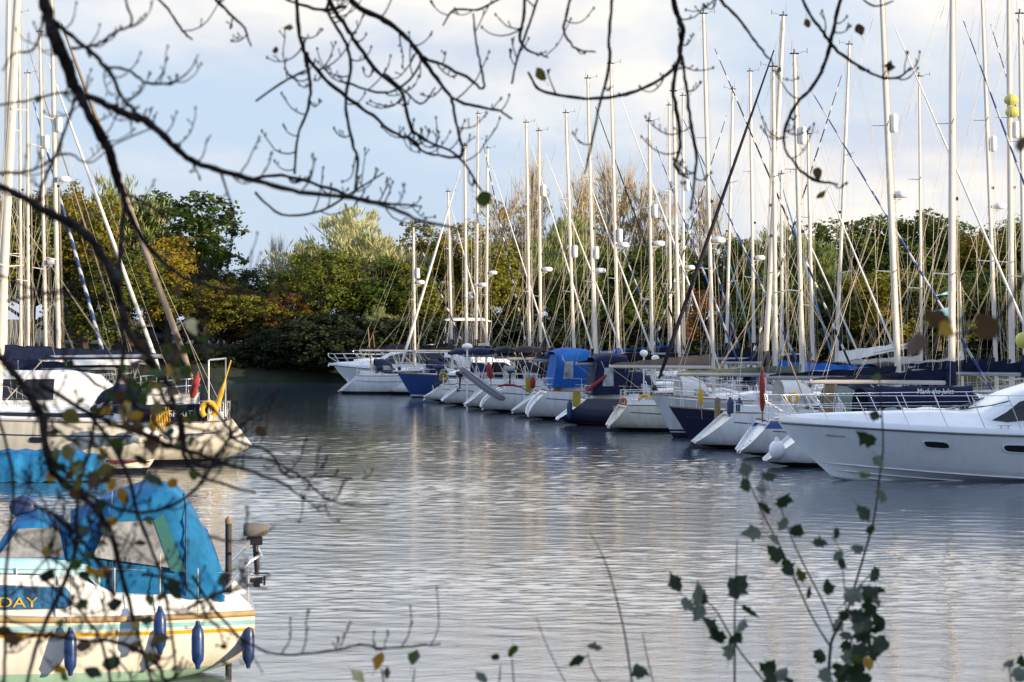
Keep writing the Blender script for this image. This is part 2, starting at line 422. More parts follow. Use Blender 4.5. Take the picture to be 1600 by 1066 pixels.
    for s in (-1, 1): m.tube([fk, Vector((xs + .1, s * ys * .8, zs))], .006, 3)
    m.build('backstay', mWire, root)
    m = MB()
    for k in range(d.get('nh', 4)):
        y = (k - 1) * .09; m.tube([mp_(zt_ - .2) + Vector((.10, y * .4, 0)), mp_(1.6) + Vector((.16 + r.random() * .25, y + r.uniform(-.05, .05), 0))], .006, 3)
    m.build('halyard', mRope, root)
    # masthead gear
    m = MB(); t = mp_(zt_)
    m.box(t + Vector((0, 0, .03)), (.34, .1, .05)); m.tube([t, t + Vector((0, 0, .2))], [.035, .035], 6)
    m.tube([t + Vector((-.1, .03, 0)), t + Vector((-.1, .03, .5))], .006, 3)
    m.tube([t + Vector((.1, 0, 0)), t + Vector((.32, 0, .1)), t + Vector((.5, .02, .12))], .008, 3); m.tube([t + Vector((.5, .02, .04)), t + Vector((.5, .02, .24))], .012, 4)
    m.build('masthead_gear', mBlackP, root)
    # boom with sail cover
    bl = d.get('boom', L * .40); zb = d.get('bz', 2.75); g = mp_(zb); bend = Vector((g.x - bl, 0, zb + d.get('brise', .05)))
    MB().tube([g + Vector((-.08, 0, 0)), bend], .075, 8, flat=.85).build('boom', d.get('boomm', mAlu2), root)
    cm = d.get('cover', mNavy)
    if cm:
        n = 14; rg = []
        ch = d.get('chh', .44 if cm is mDark else .38)
        for i in range(n + 1):
            t_ = i / n; c = g.lerp(bend, t_ * .97 + .015); hgt = ch * (1 - t_) ** .9 + .10 + .03 * math.sin(i * 2.1 + r.random()); wd = .13 * (1 - .45 * t_) + .02 * r.random()
            sag = d.get('sag', 0) * math.sin(math.pi * t_)
            rg.append([c + Vector((0, wd * math.cos(q * math.pi / 5), -.09 - sag + (hgt + .09) * (.5 - .5 * math.cos(math.pi * min(1, q / 5))) if q <= 5 else -.09 - sag + (hgt + .09) * (.5 + .5 * math.cos(math.pi * (q - 5) / 5)))) for q in range(10)])
        mm = MB().loft(rg, True, True, True)
        if d.get('collar', r.random() < .5):
            ct = mp_(zb + ch + .35); mm.tube([mp_(zb - .1) + Vector((-.02, 0, 0)), mp_(zb + ch * .8) + Vector((-.06, 0, 0)), ct], [mr_ + .09, mr_ + .1, mr_ + .03], 8)
        mm.build('sail_cover', cm, root)
    m = MB()
    for s in (-1, 1):
        for q_ in (.35, .7): m.tube([g.lerp(bend, q_) + Vector((0, s * .12, 0)), mp_(zt_ * .52)], .0055, 3)
    m.build('lazy_jack', mRope, root)
    m = MB(); m.tube([bend, Vector((xs + 1.3, 0, zs + .3))], .012, 4); m.tube([bend + Vector((0, 0, .05)), mp_(zt_) + Vector((-.1, 0, 0))], .0055, 3)
    m.tube([mp_(1.75), g.lerp(bend, .28)], .022, 5)
    m.build('mainsheet', mRope, root)
    rh = d.get('radar')
    if rh:
        Ym = O.y + dy * xm; z = CH + (HY - rh) * Ym / F; p = mp_(z)
        m = MB(); m.lathe(p + Vector((.42, 0, 0)), [(.16, -.05), (.26, -.02), (.29, .06), (.27, .16), (.14, .21)], 14)
        ro = m.build('radar_dome', mRadar, root)
        m = MB(); m.box(p + Vector((.18, 0, -.09)), (.46, .14, .035)); m.tube([p + Vector((.06, 0, -.35)), p + Vector((.36, 0, -.1))], .015, 4); m.build('radar_bracket', mAlu, root)
    rf = d.get('refl')
    if rf:
        Ym = O.y + dy * xm; z = CH + (HY - rf) * Ym / F; p = mp_(z) + Vector((.24, -.05, 0))
        m = MB(); m.lathe(p + Vector((0, 0, -.34)), [(.06, 0), (.13, .04), (.14, .12), (.14, .56), (.13, .64), (.06, .68)], 12); m.tube([p + Vector((-.2, 0, .1)), p], .015, 4); m.build('radar_reflector', mRadar, root)
    for k in range(d.get('lamp', 1)):
        p = mp_(zt_ * .55 + k); m = MB(); m.box(p + Vector((.14, 0, 0)), (.12, .1, .12)); m.build('steaming_light', mBlackP, root)
    d['root'] = root; d['H'] = H; d['mp'] = mp_
    return d

hW = hull_mat('white_hull_black_boot', WHITE, (0.02, 0.02, 0.025), (0.02, 0.02, 0.03))
hW2 = hull_mat('white_hull_blue_boot', WHITE, (0.02, 0.05, 0.18), (0.03, 0.03, 0.04), .02, .16)
hW3 = hull_mat('white_hull_navy_boot_lines', (0.56, 0.60, 0.64), NAVY, (0.015, 0.02, 0.05), .0, .2, stripe=[(.25, .33, NAVY)])
hC = hull_mat('cream_hull', CREAM, (0.02, 0.02, 0.03), (0.02, 0.03, 0.06))
hN = hull_mat('navy_hull', NAVY, (0.45, 0.04, 0.03), (0.015, 0.015, 0.02), .06, .10, rough=.12)
hB = hull_mat('royal_blue_hull', BLUEH, (0.7, 0.7, 0.7), (0.01, 0.03, 0.12), .08, .17, rough=.14)
hWB = hull_mat('white_hull_blue_sheer', WHITE, (0.03, 0.03, 0.04), (0.02, 0.02, 0.03), stripe=[(1.02, 1.6, (0.02, 0.08, 0.3))])

HD_R = R(6.5)         # the stern-out boats of the right-hand row point this way
HD_B = HD_R + math.pi
def stern_at(px, Y): return Vector(((px - 800) * Y / F, Y, 0))
def bow_at(px, Y, L, hd, z=1.4):
    b = Vector(((px - 800) * Y / F, Y, 0)); return b - Vector((math.cos(hd), math.sin(hd), 0)) * L
def mast_at(px, Y, xm, hd): return Vector(((px - 800) * Y / F, Y, 0)) - Vector((math.cos(hd), math.sin(hd), 0)) * xm

G1 = 'sailing boats moored along the right-hand pontoon'
ROW = [  # sterns differ in rake, width and height
 dict(key='b2', O=stern_at(566, 153), L=9.0, B=2.9, Fs=1.0, Fb=1.3, mb=706, mt=(700, 300), hood=None, cover=mNavy, genoa=mSpW, label='small white yacht with navy cloth hanging on its stern, beside the far motor cruiser'),
 dict(key='b3', O=stern_at(605, 148), L=9.5, B=3.0, Fs=1.0, Fb=1.3, mb=744, mt=(747, 178), hood=mNavy, cover=mDark, radar=447, label='narrow white yacht with a slim sloping transom, just left of the royal blue hull'),
 dict(key='b4', O=bow_at(621, 142, 11.5, HD_B), hd=HD_B, L=11.5, Fs=1.2, Fb=1.5, hull=hB, mb=729, mt=(726, 228), genoa=mSpW, gr=.08, cover=mNavy, fr=.97, label='royal blue yacht lying bow outwards among white sterns'),
 dict(key='b5', O=stern_at(660, 134), L=10.5, Fs=1.15, mb=828, mt=(822, 192), radar=None, cover=mNavy, label='white yacht with a long straight scoop stern right of the royal blue hull'),
 dict(key='b6', O=stern_at(688, 129), L=11, Fs=1.15, mb=845, mt=(842, 205), refl=298, radar=423, hood=mDark, cover=mDark, bimini=mNavy, label='white yacht with navy bimini and a pale post at its scoop stern'),
 dict(key='b7', O=stern_at(724, 124.2), L=11, Fs=1.2, mb=897, mt=(884, 177), refl=393, cover=mDark, hood=mDark, label='white yacht with rounded scoop stern behind the hoisted grey dinghy'),
 dict(key='b8', O=stern_at(751, 119.6), L=11.5, Fs=1.3, stern='arch', sc=1.3, mb=929, mt=(918, 123), refl=395, radar=425, cover=mDark, hood=mDark, bimini=mDark, genoa=mSpK, cove=mNavyV, label='white yacht with a high arched quarter and red cloth on deck'),
 dict(key='b9', O=stern_at(798, 115.4), L=11, Fs=1.25, mb=966, mt=(954, 100), refl=368, radar=385, cover=mBlue, chh=.3, hood=mDark, label='slim white yacht with mustard lifesling, left of the bright blue cockpit tent'),
 dict(key='b10', O=stern_at(823, 111.3), L=11, Fs=1.3, stern='arch', mb=1019, mt=(1014, 190), refl=330, radar=383, cover=mDark, bimini=mBlue, curtain=1, hood=mBlue, label='white yacht with a bright blue cockpit tent over its stern'),
 dict(key='b11', O=stern_at(867, 105.5), L=12, B=3.7, Fs=1.15, Fb=1.5, hull=hN, trm=mWhite, mb=1061, mt=(1052, 143), radar=None, refl=None, cover=mDark, bimini=mNavy, curtain=1, hood=mNavy, genoa=mSpB, cove=None, label='dark navy yacht with a red waterline and navy cockpit tent'),
 dict(key='b12', O=stern_at(948, 100), L=11.5, Fs=1.15, sc=.7, mb=1114, mt=(1099, 22), radar=378, refl=None, cover=mTaupe, chh=.5, collar=0, boomm=mAlu, hood=mWhiteC, genoa=mSpN, hull=hC, toe=mTeak, label='cream white yacht with short sloping transom between the navy hull and the white raked bow'),
 dict(key='b13', O=bow_at(1018, 94.5, 12, HD_B), hd=HD_B, L=12, B=3.6, Fs=1.3, Fb=1.75, hull=hW3, mb=1196, mt=(1224, 25), genoa=mSpK, gr=.08, cover=mDark, mr=.1, label='white yacht with a raked bow outwards, navy boot lines and a black rolled headsail'),
 dict(key='b13b', O=bow_at(1046, 90.6, 11, HD_B), hd=HD_B, L=11, B=3.2, Fs=1.1, Fb=1.4, hull=hN, mb=1212, mt=(1208, 105), genoa=None, cover=mBlue, label='dark navy yacht lying bow outwards behind the twin blue fenders'),
 dict(key='b14', O=stern_at(1081, 86.6), L=12, B=3.7, Fs=1.3, sc=1.45, mb=1254, mt=(1241, 85), refl=212, radar=None, cover=mGreyC, chh=.28, hood=mWhiteC, label='large white yacht with a wide scoop stern and two navy fenders on its rail'),
 dict(key='b15', O=stern_at(1151, 81.5), L=12, B=3.6, Fs=1.15, Fb=1.5, hull=hWB, sc=.95, mb=1403, mt=(1377, -20), refl=193, radar=307, cover=mNavy, chh=.32, mr=.11, hood=mGreyC, label='white yacht with a blue sheer band and a furled red flag at its stern'),
 dict(key='b16', O=stern_at(1191, 76.0), L=12, B=3.6, Fs=1.25, sc=1.5, mb=1487, mt=(1488, -30), cover=mNavy, chh=.36, bz=2.75, mr=.115, radar=None, boomm=mAlu, label='white yacht with a round ball fender on its scoop, behind the motor yacht bow'),
]
G2 = 'masts of the boats moored beyond the right-hand pontoon'
BACK = [
 dict(Y=150, mb=648, mt=(646, 355), refl=427, radar=443, L=9, lab='short-masted yacht with radar dome behind the royal blue hull'),
 dict(Y=156, mb=760, mt=(762, 232), radar=428, cover=mWhiteC, genoa=mSpW, lab='far yacht whose mast has a white furled sail, left of the reddish trees'),
 dict(Y=146, mb=932, mt=(921, 250), cover=mNavy, genoa=mSpB, lab='far yacht with a blue rolled headsail below the bare trees'),
 dict(Y=142, mb=1048, mt=(1045, 165), radar=None, refl=290, genoa=mSpB, cover=mBlue, lab='far yacht with paired masts look and a bright blue boom cover'),
 dict(Y=137.5, mb=1068, mt=(1067, 150), radar=420, refl=290, genoa=mSpG, cover=mNavy, lab='far yacht with a teal rolled headsail and a radar dome mid mast'),
 dict(Y=131, mb=1135, mt=(1145, 140), genoa=mSpN, cover=mNavy, rake=-.3, flip=1, lab='far yacht with mast raked right beside the bright blue headsail'),
 dict(Y=126, mb=1178, mt=(1172, 112), genoa=mSpS, radar=405, cover=mDark, lab='far yacht with a sky blue rolled headsail in front of the oak'),
 dict(Y=120.5, mb=1222, mt=(1221, 272), genoa=mSpW, cover=mNavy, lab='short white-rigged yacht in front of the silver willow'),
 dict(Y=114, mb=1307, mt=(1327, 70), genoa=mSpN, cover=mWhiteC, brise=.9, flip=1, lab='yacht with a steeply lifted white boom and mast raked right'),
 dict(Y=109, mb=1270, mt=(1262, 210), genoa=mSpW, cover=mNavy, lab='yacht with a plain white rolled headsail left of the lifted boom'),
 dict(Y=104, mb=1440, mt=(1436, 120), genoa=None, cover=mWhiteC, mr=.06, lab='thin-masted yacht in front of the round dark tree'),
 dict(Y=99, mb=1503, mt=(1500, 440), L=8, genoa=None, cover=mWhiteC, mr=.05, lab='small yacht with a short mast beside the pale blue pennants'),
 dict(Y=98, mb=1556, mt=(1534, -20), refl=225, radar=325, genoa=mSpN, cover=mNavy, lab='tall-masted yacht with reflector and radar near the right edge'),
 dict(Y=92.5, mb=1581, mt=(1576, -30), refl=203, genoa=mSpN, cover=mNavy, mr=.12, lab='thick-masted yacht carrying two yellow fenders high on its mast'),
 dict(Y=88, mb=1602, mt=(1593, 22), refl=None, genoa=None, cover=mNavy, lab='rightmost yacht, its mast cut by the right edge'),
 dict(Y=86, mb=1596, mt=(1560, 10), refl=None, genoa=mSpB, cover=mNavy, lab='yacht with a long diagonal headsail near the right edge', skip=1),
]
vr = random.Random(5)
for d in ROW:
    d.setdefault('hd', HD_R + R(vr.uniform(-2.5, 1.5))); d.setdefault('sc', vr.uniform(.85, 1.4)); d.setdefault('tr', vr.uniform(.52, .68)); d.setdefault('Fs', 1.15)
    d['Fs'] += vr.uniform(-.1, .12); d.setdefault('lift', vr.uniform(.2, .3)); d.setdefault('genoa', vr.choice((mSpN, mSpW, mSpW, mSpB))); d.setdefault('hh', 1.0)
    if d['key'] in ('b5', 'b7', 'b9', 'b13b', 'b2'): d.setdefault('bimini', vr.choice((mNavy, mDark)))
    d.setdefault('trm', vr.choice((mWhite, mTrG, mWhite, mTrB))); d['label'] = d['label']; d['group'] = G1; sail_yacht(d)
for d in BACK:
    if d.get('skip'): continue
    L = d.get('L', 11); hd = HD_B if d.get('flip') else HD_R
    d.setdefault('hood', mNavy)
    d.update(hd=hd, L=L, O=mast_at(d['mb'], d['Y'], L * .56, hd), label=d['lab'], group=G2, nh=2); sail_yacht(d)
BY = {d['key']: d for d in ROW}

# ------------------------------------------------------------------ left-hand boats
HD_L = math.pi - R(3); HD_L2 = -R(3)
G3 = 'sailing boats moored on the left'
L1 = dict(O=stern_at(390, 78), hd=HD_L, L=14, B=4.0, Fs=1.42, Fb=1.7, stern='scoop', sc=.8, lift=.5, hull=hC, mb=-2, mt=(30, -60), mr=.15, boom=5.6, bz=3.55, chh=.34, cover=mNavy, hood=mNavy, hh=1.0, genoa=None, label='large cream hulled yacht with name cloths on its stern rail, nearest of the left row', group=G3)
L2 = dict(O=bow_at(312, 101, 12, HD_L2), hd=HD_L2, L=12, Fs=1.3, Fb=1.6, mb=92, mt=(80, -20), refl=195, radar=283, mr=.1, genoa=mTaupe, gr=.13, cover=mWhiteC, hood=mNavy, boomm=mWhiteC, label='bow-out yacht on the left with a thick buff rolled headsail', group=G3)
L3 = dict(O=bow_at(262, 112, 11, HD_L2), hd=HD_L2, L=11, Fs=1.2, Fb=1.5, mb=72, mt=(62, 50), refl=222, radar=412, genoa=mSpW, gr=.09, cover=mNavy, label='bow-out yacht on the left with radar dome halfway up its mast', group=G3)
L4 = dict(O=bow_at(178, 118, 10, HD_L2), hd=HD_L2, L=10, Fs=1.2, Fb=1.4, mb=44, mt=(43, 115), genoa=mSpB, gr=.09, cover=mNavy, label='smaller bow-out yacht on the left with a grey blue rolled headsail', group=G3)
L5 = dict(O=bow_at(212, 128, 11, HD_L2), hd=HD_L2, L=11, mb=33, mt=(30, 20), genoa=mTaupe, cover=mNavy, label='furthest bow-out yacht on the left, against the golden tree', group=G3)
L6 = dict(O=stern_at(228, 95), hd=HD_L, L=11.5, Fs=1.25, stern='up', mb=8, mt=(14, -60), genoa=None, cover=mNavy, hood=mNavy, bimini=mWhiteC, label='white yacht with white bimini behind the cream hulled yacht', group=G3)
for d in (L1, L2, L3, L4, L5, L6): sail_yacht(d)
rt = L1['root']; H1 = L1['H']
# dodgers with the yacht's name, on the near (port-hand in view) rail
def side_of(H, s, u, inset, dz): return H.edge(u, s, inset, dz)
S_NEAR = 1    # local +y faces the camera when the yacht heads left
m = MB(); rg = []
for i in range(9):
    u = .03 + .20 * i / 8; e = H1.edge(u, S_NEAR, .03)
    rg.append([e + Vector((0, .02, .05 - .02 * math.sin(i))), e + Vector((0, 0.02, .62))])
m.loft(rg, False, False, True).build('name_dodger', mNavy, rt)
e0 = H1.edge(.17, S_NEAR, .03); e1 = H1.edge(.035, S_NEAR, .03)
dirv = (e1 - e0); dirv.z = 0; dirv.normalize()
def face_mx(p, right, up=Vector((0, 0, 1))):
    n = right.cross(up).normalized(); u2 = n.cross(right).normalized()
    m_ = Matrix((( right.x, u2.x, n.x, p.x), (right.y, u2.y, n.y, p.y), (right.z, u2.z, n.z, p.z), (0, 0, 0, 1))); return m_
mx = face_mx(e0 + Vector((0, .06, .22)), dirv)
text_obj('SEA SPIRIT', .30, mWhite, rt, mx, .004)
pu = .47; q = H1.pt(pu, .78, .01)
for uu in (.47, .70):
    a = H1.pt(uu, .80, .012); b = H1.pt(uu + .035, .80, .012)
    m = MB(); c = (a + b) / 2; m.add([c + (b - a).normalized() * .27 * math.copysign(abs(math.cos(t)) ** .6, math.cos(t)) + Vector((0, .004, .10 * math.copysign(abs(math.sin(t)) ** .6, math.sin(t)))) for t in [k * math.pi / 8 for k in range(16)]], [tuple(range(16))])
    m.build('hull_window', mGlass, rt)
a = H1.pt(.33, .80, .02); b = H1.pt(.27, .80, .02)
text_obj('OCEANIS', .17, mat('grey_letters', (.3, .3, .34), .5), rt, face_mx(a + Vector((0, .01, 0)), (b - a).normalized()), .002)
a = H1.pt(.16, .84, .02); b = H1.pt(.06, .84, .02)
m = MB(); m.add([a, b + (b - a) * -.05, b + Vector((0, 0.004, -.03)), a + Vector((0, .004, -.03))], [(0, 1, 2, 3)])
m.build('name_stripe', mBlue, rt)
m = MB(); x = 1.1
m.tube([(x, 1.55, 1.5), (x, 1.6, 1.9), (x, 1.6, 3.5)], .03, 6); m.tube([(x, -1.55, 1.5), (x, -1.6, 3.5), (x, 1.6, 3.5)], .03, 6); m.build('gantry', mSteel, rt)

# ------------------------------------------------------------------ motor yachts
def motor_yacht(O, hd, L, B, Fs, Fb, label, fly=False, big=True):
    root = empty('motor_yacht', O, label, 'motor boat', hd)
    H = Hull(L, B, Fs, Fb, 'up', 0, bow=1.75 * L / 13, tr=.86, flare=.45, keel=.35)
    hm = hull_mat('motor_yacht_hull', (0.74, 0.77, 0.80), (0.5, 0.52, 0.54), (0.3, 0.32, 0.33), -.05, .0, rough=.1, dirt=.95)
    # hard chine hull with flare
    nu = 36; A = [1, .93, .82, .7, .58, .5, .44, .3, .15, 0]
    def hp(u, a, off=0):
        s = 1 if a >= 0 else -1; t = abs(a)
        zs = H.sheer(u); chn = -.02 + .62 * max(0, (u - .25) / .75) ** 1.6 * Fb / 1.9; k = H.half(u)
        if t >= .5:
            q = (t - .5) / .5; fl = .8 - .42 * u ** 3; y = k * (fl + (1 - fl) * q ** .9) if u < .999 else .01; z = chn + (zs - chn) * q
        else:
            q = t / .5; fl = .8 - .42 * u ** 3; y = k * fl * q - (.02 if q > .95 else 0); z = (-.45 + .5 * u ** 6) + (chn - (-.45 + .5 * u ** 6)) * q ** 1.1
        x = -.1 * z * (1 - u) + u * (H.L - H.bow * (1 - z / H.Fb) ** 1.15 * 1.0)
        return Vector((x, s * (y + off), z))
    full = [-a for a in A[:-1]] + [0] + A[-2::-1]
    rings = []
    for i in range(nu + 1):
        u = 1 - (1 - i / nu) ** 1.3; rings.append([hp(min(u, .9995), a) for a in full])
    MB().loft(rings, False, False, True).build('hull', hm, root)
    MB().add(rings[0], [tuple(range(len(full)))]).build('transom', mWhite, root)
    for s in (-1, 1):
        for (t0, u0, u1) in ((.33, .6, .97), (.2, .55, .93), (.5, .3, .985)):
            MB().tube([hp(u0 + (u1 - u0) * k / 12, s * t0, .012) for k in range(13)], [.012] + [.026] * 11 + [.008], 4).build('spray_rail', mWhite, root)
        MB().tube([hp(.004 + .99 * k / 24, s * .985, .012) for k in range(25)], .022, 5).build('rubbing_strake', mat('dark_strake', (.09, .1, .12), .4), root)
    # moulded deck with raised foredeck and superstructure
    ws = L * (.505 if big else .66)
    rg = []
    for i in range(31):
        u = i / 30; zs = H.sheer(u); x = -.1 * zs * (1 - u) + u * L; b = H.half(u); x = min(x, L - .01)
        lift = .16 + .40 * max(0, min(1, (0.985 - u) / .33)) ** .8
        if u > .985: lift = .10
        hgt = zs + lift; k = min(1, b)
        rg.append([Vector((x, s * max(0.005, y), z)) for s, y, z in ((1, b, zs + .01), (1, b - .03 * k, zs + .16), (1, b - .32 * k, zs + .2), (1, b * .5, hgt), (1, b * .2, hgt + .05), (-1, b * .2, hgt + .05), (-1, b * .5, hgt), (-1, b - .32 * k, zs + .2), (-1, b - .03 * k, zs + .16), (-1, b, zs + .01))])
    MB().loft(rg, False, True, True).build('deck', mWhite, root)
    st = [(ws + 1.6, .55, .02), (ws + .6, .7, .38), (ws - .45, .8, 1.06), (ws - 1.6, .86, 1.42), (ws - 2.9, .86, 1.42), (ws - 4.3, .84, 1.46), (ws - 5.6, .82, 1.25), (ws - 6.2, .8, .7)]
    rg = []
    for x, wf, hh in st:
        u = max(.02, min(.97, x / L)); zs = H.sheer(u) + .18; b = H.half(u) * wf
        rg.append([Vector((x + dx_, s * b * k, zs + hh * q)) for s, k, q, dx_ in ((1, 1, 0, .0), (1, .95, .45, 0), (1, .8, .9, 0), (1, .4, 1.0, .0), (-1, .4, 1, .0), (-1, .8, .9, 0), (-1, .95, .45, 0), (-1, 1, 0, .0))])
    MB().loft(rg, False, True, True).build('superstructure', mWhite, root)
    for s in (-1, 1):
        m = MB(); pts = []
        def sp(x, q):
            i = 0
            while i < len(st) - 2 and st[i + 1][0] > x: i += 1
            (xa_, wa, ha), (xb_, wb, hb) = st[i], st[i + 1]; t = (xa_ - x) / (xa_ - xb_)
            u = x / L; zs = H.sheer(u) + .18; b = H.half(u) * (wa + (wb - wa) * t); hh = ha + (hb - ha) * t
            k = 1 - .05 * q / .45 if q < .45 else .95 - .15 * (q - .45) / .45
            return Vector((x, s * (b * k + .02), zs + hh * q + .01))
        xs_ = [ws + .42 - j * .42 for j in range(12)]
        rg = [[sp(x, .22 if j else .42), sp(x, .46), sp(x, min(.78, .44 + .16 * j))] for j, x in enumerate(xs_)]
        m.loft(rg, False, False, True).build('side_window', mGlass, root)
        # wipers
        if big:
            m = MB(); m.tube([(ws + 1.1, s * .35, H.sheer(.75) + .55), (ws + .3, s * .9, H.sheer(.72) + .72), (ws - .2, s * 1.15, H.sheer(.7) + .88)], .018, 4); m.build('wiper', mBlackP, root)
    # front windscreen glass
    m = MB(); rg = []
    for x, q0 in ((ws + .05, 0), (ws - .6, 1), (ws - 1.5, 2)):
        u = x / L; i = 1 + q0
        zz = {0: .52, 1: .80, 2: 1.12}[q0]; b = H.half(u) * .62
        rg.append([Vector((x + .06, b * k, H.sheer(u) + .18 + zz + .03 - .08 * abs(k) ** 2)) for k in (1, .5, 0, -.5, -1)])
    m.loft(rg, False, False, True).build('windscreen', mGlass, root)
    # bow rail
    m = MB(); us = [.42, .5, .58, .66, .74, .82, .9, .96]
    for s in (-1, 1):
        top = []
        for u in us:
            e = hp(u, s * 1); e.y -= s * .1; b = e + Vector((0, 0, .16)); t = Vector((e.x + .42, e.y, Fb + .80 + .02 * (1 - u)))
            if u > .34: m.tube([b, t], .014, 5)
            top.append(t)
        top = [hp(.32, s) + Vector((0, -s * .1, .18))] + top + [Vector((L + .38, s * .12, Fb + .82))]
        m.tube(top, .014, 6)
        mid = [p + Vector((-.15, 0, -.3)) for p in top[2:]]; m.tube(mid, .008, 5)
    m.tube([Vector((L + .38, .12, Fb + .82)), Vector((L + .42, 0, Fb + .82)), Vector((L + .38, -.12, Fb + .82))], .017, 6)
    for s in (-1, 1): m.tube([Vector((L + .38, s * .12, Fb + .82)), Vector((L + .34, s * .12, Fb + .6)), Vector((L - .35, s * .18, Fb + .2))], .017, 6)
    m.build('bow_rail', mSteel, root)
    if big:
        for uu in (.70, .515):
            for s in (-1, 1):
                w = .36 if uu > .6 else .5; c = hp(uu, s * .84, .016); tn = (hp(uu + .02, s * .84) - hp(uu - .02, s * .84)).normalized(); upv = (hp(uu, s * .88) - hp(uu, s * .8)).normalized()
                def rr(sc_, off): return [c + Vector((0, s * off, 0)) + tn * w * sc_ * math.copysign(abs(math.cos(t)) ** .45, math.cos(t)) + upv * .125 * (sc_ ** 2) * math.copysign(abs(math.sin(t)) ** .6, math.sin(t)) for t in [k * math.pi / 12 for k in range(24)]]
                fr = MB().loft([rr(1.14, 0), rr(1.1, .02), rr(1.0, .02), rr(.98, .005)], True, False, False).build('porthole_frame', mWhite, root)
                MB().add(rr(.985, .006), [tuple(range(24))]).build('porthole_glass', mGlass, fr)
        for s in (-1, 1):
            u = .545; e = hp(u, s); m = MB(); z = e.z + .16; m.box((e.x, e.y - s * .1, z + .05), (.05, .05, .1)); m.box((e.x - .22, e.y - s * .1, z + .05), (.05, .05, .1)); m.box((e.x - .11, e.y - s * .1, z + .1), (.42, .05, .03)); m.build('cleat', mSteel, root)
        MB().tube([(L - .1, 0, Fb + .12), (L + .12, 0, Fb + .1)], .05, 6).build('bow_roller', mSteel, root)
    else:
        m = MB(); m.tube([(L - .3, 0, Fb + .1), (L + .3, 0, Fb + .12), (L + .35, 0, Fb - .1)], .05, 6); m.box((L + .05, .1, Fb + .02), (.5, .3, .08)); m.build('anchor', mSteel, root)
    if fly:
        rg = [arch(ws - 2.4, B * .34, 3.2, .15), arch(ws - 3.2, B * .36, 3.2, .75), arch(ws - 5.2, B * .36, 3.2, .8), arch(ws - 5.6, B * .34, 3.2, .6)]
        MB().loft(rg, False, False, True).build('flybridge_screen', mDark, root)
        m = MB(); rg = [arch(ws - 2.6, B * .38, 4.7, .1), arch(ws - 3.2, B * .4, 4.7, .22), arch(ws - 5.4, B * .4, 4.7, .22), arch(ws - 6, B * .38, 4.6, .1)]
        m.loft(rg, False, False, True).build('flybridge_awning', mWhiteC, root)
        m = MB()
        for x in (ws - 2.7, ws - 5.8):
            for s in (-1, 1): m.tube([(x, s * B * .37, 3.0), (x - .2, s * B * .38, 4.75)], .02, 5)
        m.build('awning_frame', mSteel, root)
    return root, hp
HDM = HD_B + R(2)
myL = 13.5
MY, myhp = motor_yacht(bow_at(1215, 69.3, myL, HDM), HDM, myL, 3.9, 1.35, 1.78, 'big white motor yacht with dark portholes, bow pointing left, nearest on the right')
S = 1
a = myhp(.925, S * .86, .012); b = myhp(.865, S * .86, .012)
text_obj('Satisfaction', .165, mat('slate_letters', (.07, .08, .11), .5), MY, face_mx(a + Vector((0, .02, 0)), (b - a).normalized()), .002, shear=.4, sx=.8)
HDF = HD_B - R(6)
motor_yacht(bow_at(521, 161, 10.5, HDF), HDF, 10.5, 3.5, 1.15, 1.6, 'distant white motor cruiser with open bow rail and anchor, leftmost of the right-hand row', big=False)
motor_yacht(Vector((-9.4 + 9, 171, 0)), HD_B, 11, 3.6, 1.3, 1.7, 'distant flybridge cruiser with a white awning behind the far end of the row', fly=True, big=False)
mcl, _ = motor_yacht(stern_at(232, 90), HD_L, 11.5, 3.6, 1.25, 1.45, 'white motor cruiser with beige deck canvas on the left, behind the cream hulled yacht', fly=False, big=False)

# ------------------------------------------------------------------ small things on the boats
def local(d, x, y, z): return Matrix.Translation(d['O']) @ Matrix.Rotation(d['hd'], 4, 'Z') @ Vector((x, y, z))
def fender(p, r, ln, m, label, group=None, rope=.5):
    o = empty('fender', p, label, 'fender', 0, group)
    MB().lathe((0, 0, -ln / 2), [(r * .3, -.06), (r * .45, 0), (r * .9, .06), (r, .16), (r, ln - .16), (r * .9, ln - .06), (r * .45, ln), (r * .3, ln + .06)], 14).build('fender_body', m, o)
    MB().tube([(0, 0, ln / 2 + .04), (0, 0.02, ln / 2 + rope)], .008, 4).build('fender_rope', mRope, o); return o
def horseshoe(p, m, label, s=1.0, rz=0.0, rx=0.0):
    o = empty('lifebuoy', p, label, 'lifebuoy', rz)
    pts = [(.24 * s * math.cos(a), 0, .26 * s * math.sin(a)) for a in [R(-60 + 300 * k / 14 + 0) for k in range(15)]]
    pts = [(.22 * s * math.sin(a), 0, .25 * s * math.cos(a)) for a in [R(-145 + 290 * k / 14) for k in range(15)]]
    MB().tube(pts, .095 * s, 8, flat=.8).build('float', m, o)
    mm = MB()
    for k in (3, 7, 11): mm.tube([Vector(pts[k]) * .98 + Vector((0, -.01, 0)), Vector(pts[k]) * 1.02], .1 * s, 8)
    mm.build('strap', mWhiteC, o); return o
